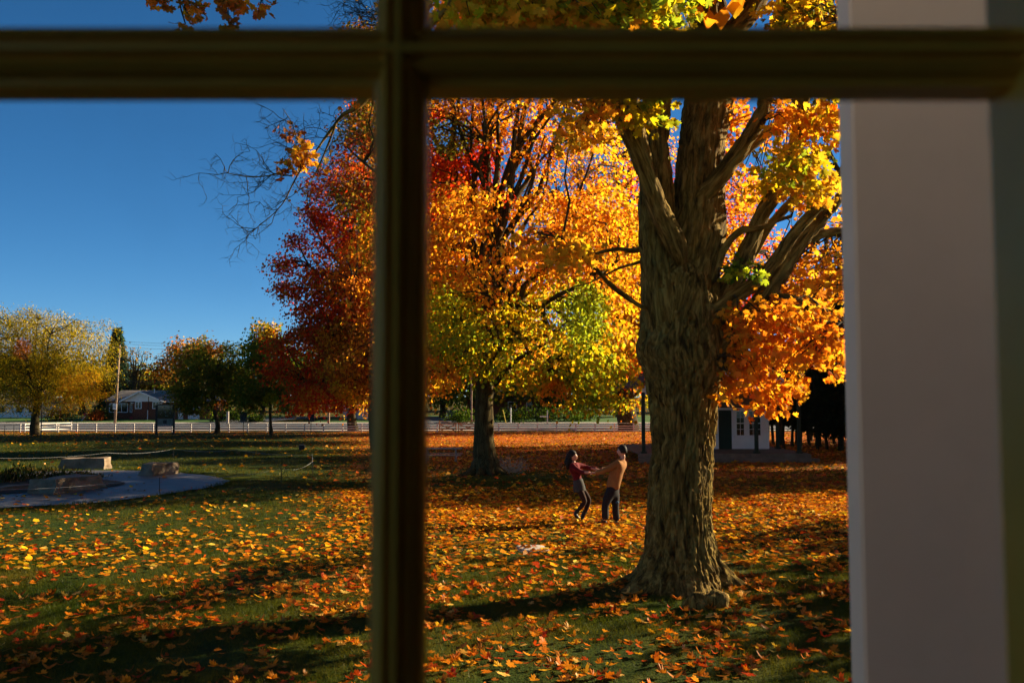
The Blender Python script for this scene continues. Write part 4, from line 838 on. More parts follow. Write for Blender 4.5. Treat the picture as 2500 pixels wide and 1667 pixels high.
# woodland to the right of the picture; its shade lies across the lawn, with airy unseen trees added to streak it
WG = 'woodland trees right of the lawn'
for i, (x, y, h, r, k) in enumerate(((20.5, 36.5, 12, 3.4, 150), (17, 17, 7.5, 3.0, 60), (20.8, 43, 14, 3.8, 190), (24, 51.5, 15, 4.2, 200), (28, 60, 20, 4.8, 240), (32, 70, 20, 5, 230), (30, 42, 13, 4.5, 150), (33, 26, 10, 3.6, 100), (42, 48, 16, 5.5, 170), (40, 60, 17, 5, 170), (36, 63, 19, 5, 200), (52, 64, 18, 6, 170), (43, 78, 20, 6, 190), (60, 90, 20, 7, 170), (15.6, 23.2, 8.5, 2.0, 12), (14.8, 19.8, 7, 1.8, 10), (38, 32, 16, 3.2, 48), (44, 35.5, 19, 3.4, 55), (29, 27.5, 12.5, 2.2, 26))):
    T = thing('background_tree', f"{'tall' if h > 17 else 'middling' if h > 12.5 else 'low'} {'airy added shade' if k < 60 else 'leafy'} tree in the woods beyond the porch post, {'near the house' if y < 30 else 'level with the pavilion' if y < 55 else 'past the pavilion'}", 'tree', (x, y, float(gz(x, y))), 0, WG)
    quads_to_obj('trunk', [rough_tube(np.array([(x, y, -.8), (x, y, h * .5), (x + .3, y, h * .9)]), np.array([.32, .24, .06]), 9, 5, .02, i)], M_barkf, T)
    d = R.normal(size=(k, 3)); d /= np.linalg.norm(d, axis=1, keepdims=True); c = np.array([x, y, h * .58]) + d * np.array([r, r, h * .40]) * (.3 + .7 * R.random((k, 1)))
    P, dd = spray(c, 30, 1.3, .5); o = leaves_at('crown', P, dd, .42, palette(OLIVE + AMBER + GREEN, len(P)), LEAF_TINY, parent=T); o['kind'] = 'stuff'
#==PART3==
# ------------------------------------------------------------ rail fences and gate
def zg(x, y): return float(gz(x, y))
def xpx(px, Y): return float(at(px, 970, Y)[0])
def rail_fence(label, px0, px1, Y, step=46.0, h=1.0, mat=M_whitef, side=None):
    x0, x1 = xpx(px0, Y), xpx(px1, Y); n = max(1, round((px1 - px0) / step)); T = thing('rail_fence', label, 'fence', (x0, Y, zg(x0, Y)))
    for i in range(n + 1):
        x = x0 + (x1 - x0) * i / n; z = zg(x, Y); MB().b2(x - .065, x + .065, Y - .045, Y + .045, z - .1, z + h - .02).build('post', mat, T)
    for i in range(n):
        a, b = x0 + (x1 - x0) * i / n, x0 + (x1 - x0) * (i + 1) / n; za, zb = zg(a, Y) + random.uniform(-.025, .025), zg(b, Y) + random.uniform(-.025, .025)
        for k, (hz, hh) in enumerate(((.16, .10), (.42, .10), (.68, .10))):
            MB().bar((a, Y - .065, za + hz), (b - .006, Y - .065, zb + hz), .03, hh).build('rail', mat, T)
        MB().bar((a, Y - .02, za + h), (b - .006, Y - .02, zb + h), .15, .035).build('top_rail', mat, T)
    return T
rail_fence('white rail fence left of the gate along the park edge', 52, 1068, 106)
rail_fence('white rail fence right of the gate along the park edge', 1171, 1640, 107.2)
T = thing('rail_fence', 'short white rail fence running back from the fence corner', 'fence', (xpx(52, 106.2), 106.2, zg(-60, 106)))
for i in range(4):
    x = xpx(52, 106.2) + i * .9; y = 107.2 + i * 1.9; MB().b2(x - .05, x + .05, y - .05, y + .05, zg(x, y) - .1, zg(x, y) + 1).build('post', M_whitef, T)
    if i < 3:
        x2, y2 = x + .9, y + 1.9
        for hz in (.2, .55, .9): MB().bar((x, y, zg(x, y) + hz), (x2, y2, zg(x2, y2) + hz), .04, .12).build('rail', M_whitef, T)
def gate_leaf(label, pa, pb, ha, hb, Y=106.8):
    xa, xb = xpx(pa, Y), xpx(pb, Y); z = zg((xa + xb) / 2, Y); T = thing('gate', label, 'gate', (xa, Y, z), 0, 'pair of tan wooden gate leaves')
    MB().b2(xa, xa + .12, Y - .05, Y + .05, z - .05, z + ha + .05).build('stile', M_orangewood, T); MB().b2(xb - .12, xb, Y - .05, Y + .05, z - .05, z + hb + .05).build('stile', M_orangewood, T)
    MB().bar((xa + .12, Y, z + ha - .05), (xb - .12, Y, z + hb - .05), .05, .11).build('top_rail', M_orangewood, T)
    for hz in (.12, .38, .64, .88): MB().bar((xa + .12, Y, z + hz), (xb - .12, Y, z + hz), .03, .10).build('rail', M_orangewood, T)
    MB().bar((xa + .12, Y - .045, z + .1), (xb - .12, Y - .045, z + .86), .025, .10).build('brace', M_orangewood, T); MB().bar((xa + .12, Y - .075, z + .86), (xb - .12, Y - .075, z + .1), .025, .10).build('brace', M_orangewood, T)
gate_leaf('left leaf of the tan wooden gate, top rail sloping down to the middle', 1072, 1115, 1.28, 1.05); gate_leaf('right leaf of the tan wooden gate, top rail rising beside the second maple', 1118, 1169, 1.05, 1.35)

# ------------------------------------------------------------ white pavilion with deck
YF, YW = 47.0, 51.0
zd = -.06
PV = thing('pavilion', 'small white clapboard pavilion with dark green porch posts and gabled porch roof', 'pavilion', (xpx(1760, YF), YF, -.45))
xl, xr = xpx(1568, YF), xpx(1952, YF); xm = (xl + xr) / 2; ez = at(0, 941, YF)[2]; az_ = at(0, 838, YF)[2]
xw0, xw1 = xpx(1640, YW), xpx(1873, YW)
for i in range(14):
    a, b = xl - .25 + (xr - xl + .6) * i / 14, xl - .25 + (xr - xl + .6) * (i + 1) / 14
    MB().b2(a, b - .008, YF - .45, YW + 5, zd - .05, zd).build('deck_board', M_deck, PV)
MB().b2(xl - .3, xr + .4, YF - .47, YF - .44, zd - .24, zd - .02).build('deck_skirt', M_deck, PV); MB().b2(xl - .3, xr + .7, YF - .85, YF - .47, -.58, zd - .22).build('step', M_deck, PV)
MB().b2(xw0, xw1, YW + .03, YW + 4.5, zd, 3.3).build('wall', M_soffit, PV)
dx0, dx1 = xpx(1753, YW), xpx(1785, YW); dt = at(0, 1002, YW)[2]; wins = [(xpx(1797, YW), xpx(1815, YW)), (xpx(1828, YW), xpx(1855, YW))]; wz0, wz1 = at(0, 1062, YW)[2], at(0, 1004, YW)[2]
def clap(x0, x1, z0, z1, y=YW, nm='clapboard'):
    n = max(1, round((z1 - z0) / .17)); h = (z1 - z0) / n
    for i in range(n): MB().box(((x0 + x1) / 2, y, z0 + h * (i + .5)), (x1 - x0, .022, h + .012), rx=-.09).build(nm, M_siding, PV)
clap(xw0, dx0 - .1, zd, dt); clap(dx1 + .1, xw1, zd, wz0 - .06); clap(wins[1][1] + .08, xw1, wz0 - .06, dt)
MB().b2(xw1 - .06, xw1 + .06, YW - .03, YW + .1, zd, dt + .02).build('corner_board', M_siding, PV)
MB().b2(dx1 + .02, wins[1][1] + .08, YW - .02, YW + .02, wz0 - .05, dt + .05).build('window_surround', M_siding, PV)
MB().b2(xw0, xw1, YW - .05, YW + .03, dt + .03, dt + .16).build('lintel', M_siding, PV); MB().b2(xw0, xw1, YW - .06, YW + .0, dt + .16, dt + .22).build('dark_moulding', M_roofd, PV)
MB().b2(dx0, dx1, YW - .02, YW + .03, zd, dt).build('door', M_greenpost, PV)
for s_ in (0, 1): 
    for k in (0, 1): MB().b2(dx0 + .07 + s_ * (dx1 - dx0) / 2 - s_ * .02, dx0 + (dx1 - dx0) / 2 * (s_ + 1) - .06, YW - .03, YW - .018, zd + .15 + k * .95, zd + .95 + k * .95).build('door_panel', M_greenpost, PV)
MB().b2(dx0 - .1, dx0, YW - .04, YW + .03, zd, dt + .1).build('door_jamb', M_siding, PV); MB().b2(dx1, dx1 + .1, YW - .04, YW + .03, zd, dt + .1).build('door_jamb', M_siding, PV)
for a, b in wins:
    f = MB(); f.b2(a - .05, a, YW - .05, YW, wz0 - .05, wz1 + .05).b2(b, b + .05, YW - .05, YW, wz0 - .05, wz1 + .05).b2(a, b, YW - .05, YW, wz0 - .05, wz0).b2(a, b, YW - .05, YW, wz1, wz1 + .05)
    f.b2(a, b, YW - .045, YW - .01, (wz0 + wz1) / 2 - .025, (wz0 + wz1) / 2 + .025)
    fw = f.build('window', M_siding, PV); nc = 2 if b - a < .5 else 3
    g_ = MB().b2(a, b, YW - .026, YW - .022, wz0, wz1).build('pane', M_dglass, fw, world=True)
    mm = MB()
    for i in range(1, nc): mm.b2(a + (b - a) * i / nc - .01, a + (b - a) * i / nc + .01, YW - .036, YW - .027, wz0, wz1)
    for i in range(1, 4): mm.b2(a, b, YW - .038, YW - .029, wz0 + (wz1 - wz0) * i / 4 - .01, wz0 + (wz1 - wz0) * i / 4 + .01)
    mm.build('muntin', M_siding, fw)
for lb, px, py in ((0, 1570, 1), (0, 1845, 1), (0, 1949, 1), (0, 1706, 1)):
    x = xpx(px, YF); MB().b2(x - .085, x + .085, YF - .085, YF + .085, zd, ez - .35).build('porch_post', M_greenpost, PV); MB().b2(x - .15, x + .15, YF - .15, YF + .15, zd, zd + .10).build('post_base', M_greenpost, PV)
for px, y in ((1897, YW + .2), (1949, YW + 4.4)):
    x = xpx(px, y); MB().b2(x - .085, x + .085, y - .085, y + .085, zd, ez - .35).build('porch_post', M_greenpost, PV); MB().b2(x - .15, x + .15, y - .15, y + .15, zd, zd + .10).build('post_base', M_greenpost, PV)
# arched white frieze between the posts, gable boards above
pp = [xl, xpx(1706, YF), xpx(1845, YF), xr]
for a, b in zip(pp[:-1], pp[1:]):
    poly = [(a, ez), (b, ez), (b, ez - .62)] + [(a + (b - a) * (.5 + .46 * math.cos(t)), ez - .62 + .44 * math.sin(t)) for t in np.linspace(0, PI, 13)] + [(a, ez - .62)]
    MB().prism(poly, YF - .06, YF + .06).build('arched_frieze', M_siding, PV)
n = 13
for i in range(n):
    z0, z1 = ez + .10 + (az_ - ez - .2) * i / n, ez + .10 + (az_ - ez - .2) * (i + 1) / n; hw = (xr - xl) / 2 * (az_ - z1 - .02) / (az_ - ez)
    if hw > .1: MB().box((xm, YF - .0, (z0 + z1) / 2), (2 * hw, .022, z1 - z0 + .012), rx=-.09).build('gable_board', M_siding, PV)
MB().b2(xl - .05, xr + .05, YF - .10, YF + .02, ez, ez + .09).build('dark_moulding', M_roofd, PV)
for s_ in (-1, 1):
    e = (xm + s_ * ((xr - xl) / 2 + .35), ez - .12); mt = MB(); L_ = math.hypot(e[0] - xm, az_ - e[1])
    poly = [(xm, az_ + .14), (e[0], e[1] + .14), (e[0], e[1]), (xm, az_)]; mt.prism(poly, YF - .35, YW + 5.2); mt.build('roof_slope', M_roofd, PV)

# ------------------------------------------------------------ brick bungalow and other houses over the road
def house_brick():
    Y = 141.0; s = Y / F; z0 = zg(-58, Y) - .05; X = lambda p: xpx(p, Y); ZZ = lambda p: at(0, p, Y)[2]
    H = thing('house', 'red brick bungalow with low grey roof and pale front gable', 'house', (X(345), Y, z0))
    ze = ZZ(979); zr = ZZ(952)
    MB().b2(X(246), X(312), Y + 2.0, Y + 9, z0, ze).build('wall', M_brick, H); MB().b2(X(326), X(402), Y, Y + 9, z0, ze).build('wall', M_brick, H); MB().b2(X(402), X(500), Y + 1.5, Y + 9, z0, ze).build('wall', M_brick, H)
    MB().b2(X(312), X(326), Y + 1.9, Y + 2.4, z0, ze).build('entry_wall', M_brick, H); MB().b2(X(318), X(325), Y + 1.85, Y + 1.9, z0, ZZ(992)).build('door', M_roofd, H)
    MB().prism([(X(298), ZZ(980)), (X(342), ZZ(957)), (X(399), ZZ(980))], Y - .06, Y + .05).build('gable', M_white, H)
    f = MB(); f.bar((X(294), Y - .45, ZZ(981)), (X(342), Y - .45, ZZ(956)), .12, .22).bar((X(342), Y - .45, ZZ(956)), (X(402), Y - .45, ZZ(981)), .12, .22); f.build('fascia', M_white, H)
    rf = MB(); a, b, c_ = (X(292), ZZ(981)), (X(342), ZZ(955.5)), (X(404), ZZ(981))
    rf.prism([a, b, c_, (c_[0], c_[1] - .1), (b[0], b[1] - .12), (a[0], a[1] - .1)], Y - .5, Y + 5)
    rf.build('front_roof', M_roof, H)
    v = [(X(242), Y - .2, ze), (X(506), Y + 1, ze), (X(506), Y + 10, ze), (X(242), Y + 10, ze), (X(262), Y + 5, zr), (X(412), Y + 5, zr), (X(490), Y + 5.2, zr - .5)]
    m = MB(); m.v = [(v[0][0], Y + 1.5, ze), v[1], v[2], v[3], v[4], v[5], v[6]]; m.f = [(0, 1, 6, 5, 4), (1, 2, 6), (2, 3, 4, 5, 6), (3, 0, 4), (3, 2, 1, 0)]; m.build('roof', M_roof, H)
    MB().b2(X(399), X(419), Y + .9, Y + 1.05, ze - .22, ze - .04).build('gutter', M_signw, H)
    def win(p0, p1, q0, q1, n, y=Y, mat=M_white):
        x0, x1, za, zb = X(p0), X(p1), ZZ(q1), ZZ(q0); f = MB(); t_ = .09
        f.b2(x0, x0 + t_, y - .1, y, za, zb).b2(x1 - t_, x1, y - .1, y, za, zb).b2(x0, x1, y - .1, y, za - .08, za + .02).b2(x0, x1, y - .1, y, zb - t_, zb)
        for i in range(1, n): f.b2(x0 + (x1 - x0) * i / n - .04, x0 + (x1 - x0) * i / n + .04, y - .09, y, za, zb)
        w_ = f.build('window', mat, H); MB().b2(x0 + .02, x1 - .02, y - .05, y - .02, za, zb - .02).build('pane', M_dglass, w_)
    win(330.5, 346.5, 980, 996.5, 2); win(373, 390, 980, 996.5, 2); win(254, 300, 984, 1006, 3, Y + 2); win(305, 311, 982, 1006, 1, Y + 2)
    for p in (324, 395): MB().b2(X(p) - .15, X(p) + .15, Y - .2, Y, ZZ(985), ZZ(983)).build('wall_lamp', M_signw, H)
    MB().b2(X(362.5), X(364), Y - .1, Y - .01, ZZ(1001), ZZ(968)).build('meter_pipe', M_black, H); MB().b2(X(361), X(362.5), Y - .1, Y - .01, z0, ZZ(1001)).build('meter_pipe', M_signw, H)
    for p0, p1 in ((427, 440), (452, 480)): MB().b2(X(p0), X(p1), Y + 1.42, Y + 1.5, z0, ZZ(992)).build('garage_door', M_siding, H)
    MB().cyl((X(364), Y + 2, ZZ(960)), (X(364), Y + 2, ZZ(948)), .05).build('vent_pipe', M_signw, H)
    MB().b2(X(311), X(318), Y + 1.0, Y + 1.5, z0, z0 + .5).build('planter', M_red, H)
house_brick()
def plain_house(label, p0, p1, Y, eave, ridge, wall, roof, wins, extra=None):
    X = lambda p: xpx(p, Y); ZZ = lambda p: at(0, p, Y)[2]; z0 = zg(X((p0 + p1) / 2), Y) - .1
    H = thing('house', label, 'house', (X((p0 + p1) / 2), Y, z0)); MB().b2(X(p0), X(p1), Y, Y + 8, z0, ZZ(eave)).build('wall', wall, H)
    o_ = 1.0; m = MB(); zr, ze = ZZ(ridge), ZZ(eave) - .02; a, b = X(p0) - .5, X(p1) + .5
    m.v = [(a, Y - .6, ze), (b, Y - .6, ze), (b, Y + 8.6, ze), (a, Y + 8.6, ze), (a + 1.5, Y + 4, zr), (b - 1.5, Y + 4, zr)]; m.f = [(0, 1, 5, 4), (1, 2, 5), (2, 3, 4, 5), (3, 0, 4), (3, 2, 1, 0)]; m.build('roof', roof, H)
    for q0, q1, r0, r1 in wins:
        f = MB(); f.b2(X(q0), X(q1), Y - .08, Y - .002, ZZ(r1), ZZ(r0)); w_ = f.build('window', M_white, H); MB().b2(X(q0) + .1, X(q1) - .1, Y - .1, Y - .081, ZZ(r1) + .1, ZZ(r0) - .1).build('pane', M_dglass, w_)
    return H
plain_house('low house with blue-grey roof half hidden by the locust tree', -30, 92, 150, 985, 948, M_siding, M_roof, [(0, 14, 992, 1008), (40, 58, 992, 1008), (70, 82, 992, 1008)])
plain_house('dim house with white-framed windows beyond the gate', 1140, 1330, 152, 975, 935, M_brick, M_roofd, [(1170, 1190, 982, 1000), (1240, 1262, 980, 1002), (1285, 1300, 980, 1002)])
plain_house('grey block building beside a white picket fence across the road', 838, 960, 146, 975, 945, M_concrete, M_roof, [(880, 900, 982, 1000)])
T = thing('picket_fence', 'short white picket fence beside the grey building across the road', 'fence', (xpx(876, 141), 141, zg(-24, 141)))
for i in range(22):
    x = xpx(874, 141) + i * .16; MB().b2(x, x + .09, 140.97, 141, zg(x, 141) - .05, zg(x, 141) + 1.1).build('picket', M_whitef, T)
for h in (.25, .85): MB().b2(xpx(873, 141), xpx(874, 141) + 3.6, 141.002, 141.04, zg(-24, 141) + h, zg(-24, 141) + h + .09).build('rail', M_whitef, T)

# ------------------------------------------------------------ poles, signs, wires, small street things
YP = 130.6; x0 = xpx(282, YP); zt = at(0, 842, YP)[2]
UP = thing('utility_pole', 'tall leaning wooden utility pole with a speed sign on it', 'pole', (x0, YP, zg(x0, YP)))
MB().cyl((x0, YP, zg(x0, YP) - .2), (x0 + .42, YP, zt), .19, .12, 12).build('shaft', M_polew, UP, smooth=True)
MB().b2(x0 + .4 - 1.1, x0 + .4 + 1.1, YP - .08, YP + .08, zt - .45, zt - .3).build('crossarm', M_polew, UP)
for dx in (-.95, 0, .95): MB().cyl((x0 + .4 + dx, YP, zt - .3), (x0 + .4 + dx, YP, zt - .1), .05).build('insulator', M_concrete, UP)
SG = thing('speed_sign', 'white rounded 50 speed limit sign fixed on the utility pole', 'sign', (x0, YP - .2, at(0, 992, YP)[2]))
zc = at(0, 992, YP)[2]; MB().b2(x0 - .24, x0 + .30, YP - .24, YP - .21, zc - .42, zc + .42).build('plate', M_signw, SG, bevel=.01)
def text(s_, size, loc, mat, parent, rot=(PI / 2, 0, 0), nm='lettering'):
    cu = bpy.data.curves.new(nm, 'FONT'); cu.body = s_; cu.size = size; cu.align_x = 'CENTER'; cu.align_y = 'CENTER'; cu.extrude = .003; cu.resolution_u = 3
    o = bpy.data.objects.new(nm, cu); C.objects.link(o); o.location = loc; o.rotation_euler = rot; cu.materials.append(mat)
    dg = bpy.context.evaluated_depsgraph_get(); me = bpy.data.meshes.new_from_object(o.evaluated_get(dg)); M = o.matrix_world.copy(); M = Matrix.LocRotScale(Vector(loc), o.rotation_euler.to_quaternion(), None)
    bpy.data.objects.remove(o); me.transform(M); return link(nm, me, parent)
text('50', .50, (x0 + .03, YP - .246, zc - .05), M_black, SG)
def wire(label, pts, Y, r=.016, sag=.35):
    P = []
    for (a, b) in zip(pts[:-1], pts[1:]):
        for t_ in np.linspace(0, 1, 9)[:-1]:
            p_ = np.array(at(*a, Y)) * (1 - t_) + np.array(at(*b, Y)) * t_; p_[2] -= sag * 4 * t_ * (1 - t_); P.append(p_)
    P.append(at(*pts[-1], Y)); v, q, b_ = rough_tube(np.array(P), np.full(len(P), r), 5, 1, 0, 0)
    return tag(mesh_np('power_line', v, q, M_black), label, 'wire')
for k, (ya, yb, lab) in enumerate(((833, 844, 'highest thin power line against the sky right of the pole'), (839, 848, 'second thin power line against the sky right of the pole'), (848, 852, 'third thin power line against the sky right of the pole'))):
    wire(lab, [(-400, ya - 14), (289, ya), (900, yb), (1700, yb + 4)], YP + .1 * k)
wire('thick dark cable crossing in front of the brick house roof', [(-400, 922), (286, 931), (900, 932), (1700, 930)], YP, .045, .1); wire('lower thick cable just below the other over the house roof', [(-400, 930), (286, 936), (900, 938), (1700, 936)], YP, .03, .12)
def post(name, label, px, Y, top_py, r, mat, cat='post', group=None, base_py=None, lean=0):
    x = xpx(px, Y); z = zg(x, Y); zt_ = at(0, top_py, Y)[2]; return tag(MB().cyl((x, Y, z - .1), (x + lean, Y, zt_), r, r, 8).build(name, mat), label, cat, group)
post('pole', 'wooden pole rising behind the red maple boughs past the fence', 803, 130, 880, .16, M_polew, 'pole'); post('pole', 'brown wooden pole beside the bush left of the second maple', 1151, 130.5, 850, .13, M_polew, 'pole')
post('bollard', 'stout pale concrete post beyond the small dark tree', 557, 129.5, 1004, .19, M_concrete); post('pole_guard', 'slanted yellow guy wire guard beyond the fence', 1236, 130, 1000, .06, M_yellow, 'guard', lean=-.5)
post('marker_post', 'white and red marker post right of the yellow guard', 1247, 130, 995, .08, M_signw)
T = thing('mailbox_post', 'white mailbox post with a short arm in front of dark bushes', 'post', (xpx(1336, 130), 130, zg(5, 130)))
MB().b2(xpx(1335, 130), xpx(1338, 130), 129.95, 130.05, zg(5, 130) - .1, at(0, 1001, 130)[2]).build('upright', M_signw, T); MB().b2(xpx(1318, 130), xpx(1335, 130), 129.97, 130.03, at(0, 1018, 130)[2], at(0, 1015, 130)[2]).build('arm', M_signw, T)
post('stake_pole', 'tall thin black pole on the lawn beside the locust trunk', 103, ground(103, 1079)[1], 985, .045, M_black, 'pole')
def banner(label, px, y0, y1, wpx, base_py):
    g = ground(px, base_py); Y = g[1]; T = thing('sign', label, 'sign', g); s = Y / F; x = g[0]
    MB().cyl((x, Y, g[2] - .1), (x, Y, at(0, y1, Y)[2]), .035, .035, 8).build('pole', M_black, T); MB().b2(x - wpx / 2 * s, x + wpx / 2 * s, Y - .05, Y + .05, at(0, y1, Y)[2], at(0, y0, Y)[2]).build('panel', M_black, T, bevel=.01)
banner('black sign panel on a thin pole between the two small dark trees', 594, 1006, 1029, 17, 1061); banner('taller black sign panel on a thin pole under the red boughs', 759, 993, 1029, 16, 1061)
g = ground(737, 1098); tag(MB().box((g[0], g[1], g[2] + .17), (.40, .36, .34), rz=.3).build('utility_box', M_black, bevel=.03), 'small black box sitting alone on the shaded lawn', 'box')
T = thing('metal_rail', 'thin bent metal rail on two posts at the edge of the lawn', 'rail', ground(16, 1062)); g = ground(16, 1062)
for dx in (0, .6): MB().cyl((g[0] + dx - .2, g[1] + dx, g[2] - .1), (g[0] + dx - .2, g[1] + dx, g[2] + 1.0), .03).build('post', M_black, T)
MB().cyl((g[0] - 1.6, g[1], g[2] + .95), (g[0] + .4, g[1] + .6, g[2] + 1.0), .025).build('bar', M_black, T)

g = ground(405, 1060); Y = g[1]; NB = thing('notice_board', 'tall dark notice board on two posts with a pale lower panel', 'notice board', g)
X = lambda p: xpx(p, Y); ZZ = lambda p: at(0, p, Y)[2]
for p0, p1 in ((381, 386), (423.5, 428)): MB().b2(X(p0), X(p1), Y - .08, Y + .08, g[2] - .15, ZZ(988)).build('post', M_black, NB)
MB().b2(X(386.2), X(423.3), Y - .05, Y + .05, ZZ(1020.5), ZZ(989)).build('glazed_panel', M_dglass, NB); MB().b2(X(386.2), X(423.3), Y - .06, Y + .06, ZZ(989), ZZ(987)).build('top_frame', M_black, NB)
M_notice = noisy('faded_green_notice', (.10, .13, .11), (.17, .20, .17), 3, .5, .05)
lp = MB().b2(X(386.4), X(423), Y - .04, Y + .04, ZZ(1040), ZZ(1022)).build('lower_panel', M_notice, NB)
MB().b2(X(400), X(409), Y - .05, Y - .041, ZZ(1034), ZZ(1025)).build('photo', M_black, lp)
for i in range(9):  # pale patches standing in for reflections on the glazed panel
    px, py = random.uniform(388, 420), random.uniform(991, 1018); a = random.uniform(.04, .11)
    MB().box((X(px), Y - .056, ZZ(py)), (a, .006, a * random.uniform(.8, 2)), ry=random.uniform(-.6, .6)).build('reflection_patch', M_notice, NB)
for i in range(6): MB().b2(X(389 + i * 5.5), X(392 + i * 5.5), Y - .05, Y - .041, ZZ(1037.5), ZZ(1036.8)).build('text_line', M_signw, lp)

x = xpx(208, 136.5); z = zg(x, 136.5); T = thing('yard_ornament', 'small red pitched ornament on a leaning white post on the lawn across the road', 'ornament', (x, 136.5, z))
MB().bar((x - .5, 136.5, z), (x + .1, 136.5, z + .75), .09).build('post', M_signw, T)
for a, b in (((-.55, .72), (.0, 1.2)), ((0, 1.2), (.55, .95)), ((-.55, .72), (-.1, .45)), ((-.1, .45), (.55, .95)), ((0, 1.2), (-.05, .5)), ((-.3, .9), (.2, .7))): MB().bar((x + a[0], 136.5, z + a[1]), (x + b[0], 136.5, z + b[1]), .08, .10).build('bar', M_red, T)

def car():
    Y = 137; x = xpx(1102, Y); z = zg(x, Y) + .02; T = thing('parked_car', 'dark car parked nose outward in the shaded drive beyond the gate', 'car', (x, Y, z))
    b = MB().prism([(-.9, .3), (-.88, .95), (-.80, 1.0), (.80, 1.0), (.88, .95), (.9, .3)], 0, 4.2); b.v = [(x + a, Y + b_, z + c_) for a, b_, c_ in b.v]; b.build('body', M_car, T, bevel=.04)
    c = MB().prism([(-.76, 1.0), (-.6, 1.5), (.6, 1.5), (.76, 1.0)], 1.2, 3.8); c.v = [(x + a, Y + b_ + (.5 if (c_ > 1.2 and b_ < 2) else 0), z + c_) for a, b_, c_ in c.v]; c.build('cabin', M_dglass, T, bevel=.03)
    for s in (-1, 1):
        MB().b2(x + s * .66 - .17, x + s * .66 + .17, Y - .03, Y + .02, z + .72, z + .86).build('headlight', M_signw, T)
        for yy in (.8, 3.4): MB().cyl((x + s * .92, Y + yy, z + .33), (x + s * .72, Y + yy, z + .33), .33, n=18).build('wheel', M_black, T)
    for k in range(3): MB().b2(x - .4, x + .4, Y - .02, Y + .01, z + .5 + k * .1, z + .54 + k * .1).build('grille_bar', M_concrete, T)
    MB().b2(x - .88, x + .88, Y - .06, Y, z + .33, z + .46).build('bumper', M_concrete, T)
car()

# ------------------------------------------------------------ stone circle, ropes, slab
cxs, cys, rs = -16.5, 30.5, 6.55
u = np.linspace(0, 2 * PI, 90, endpoint=False); rr_ = np.array([.02, .2, .4, .6, .8, .9, 1.0]); V = []; 
for r_ in rr_:
    for a in u:
        k = r_ * rs * (1 + .012 * math.sin(5 * a) + (.05 * (float(noise3(4 * math.cos(a), 4 * math.sin(a), 2, 5)) - .5) + .03 * (float(noise3(14 * math.cos(a), 14 * math.sin(a), 2, 6)) - .5)) * (r_ > .85)); V.append((cxs + k * math.cos(a), cys + k * math.sin(a), float(gz(cxs + k * math.cos(a), cys + k * math.sin(a))) + .035))
Q = [(i * 90 + j, i * 90 + (j + 1) % 90, (i + 1) * 90 + (j + 1) % 90, (i + 1) * 90 + j) for i in range(len(rr_) - 1) for j in range(90)]
o = mesh_np('paving_circle', V, np.array(Q)[:, ::-1], M_paving, None, True); tag(o, kind='structure')
V = []; rr_ = [.02, .6, 1.0]
for r_ in rr_:
    for a in u: k = r_ * 3.6 * (1 + .1 * math.sin(3 * a + 1)); V.append((-17.6 + k * 1.15 * math.cos(a), 30.4 + k * .9 * math.sin(a), float(gz(-17.6 + k * math.cos(a), 30.4 + k * .9 * math.sin(a))) + .06))
o = mesh_np('planting_bed', V, np.array([(i * 90 + j, i * 90 + (j + 1) % 90, (i + 1) * 90 + (j + 1) % 90, (i + 1) * 90 + j) for i in range(2) for j in range(90)])[:, ::-1], M_dirt, None, True); tag(o, kind='structure')
def block(label, base_l, base_r, top_h, depth, skew, seed, taper=.9, name='stone_block'):
    a, b = ground(*base_l), ground(*base_r); d = b - a; L_ = np.linalg.norm(d[:2]); u_ = d[:2] / L_; v_ = np.array([-u_[1], u_[0]]); n = 14
    if v_[1] < 0: v_ = -v_
    m = bmesh.new(); bmesh.ops.create_cube(m, size=1); bmesh.ops.subdivide_edges(m, edges=m.edges, cuts=9, use_grid_fill=True)
    co = np.array([v.co[:] for v in m.verts]); x_, y_, z_ = co.T
    k = 1 - (1 - taper) * (z_ + .5)
    lx = (x_ * k + .5) * L_ + skew * (z_ + .5) ; ly = (y_ * k + .5) * depth; lz = (z_ + .5) * top_h - .05
    nn = lambda s, f: noise3(lx * f + seed, ly * f, lz * f, s) - .5
    lx = lx + nn(1, 3) * .16 + nn(2, 9) * .05; ly = ly + nn(3, 3) * .16 + nn(4, 9) * .05; lz = lz + np.where(z_ > .3, nn(5, 1.6) * .07 + nn(6, 8) * .015, 0)
    for v, X_, Y_, Z_ in zip(m.verts, lx, ly, lz): v.co = (a[0] + u_[0] * X_ + v_[0] * Y_, a[1] + u_[1] * X_ + v_[1] * Y_, min(a[2], b[2]) + Z_)
    me = bpy.data.meshes.new(name); m.to_mesh(me); m.free(); return tag(link(name, me, None, (M_stone,)), label, 'stone', 'large stone blocks on the paving circle')
block('long flat-topped stone block at the back of the paving circle', (137, 1149), (256, 1146), .58, .9, .08, 3); block('long stone slab bench at the front of the planting bed', (133, 1210), (258, 1192), .52, 1.0, -.05, 9)
block('squat cube-like stone alone at the right of the paving circle', (371, 1164), (438, 1157), .52, .7, .02, 5); block('low stone kerb running along the front of the planting bed', (-60, 1208), (132, 1190), .22, .35, 0, 12, 1)
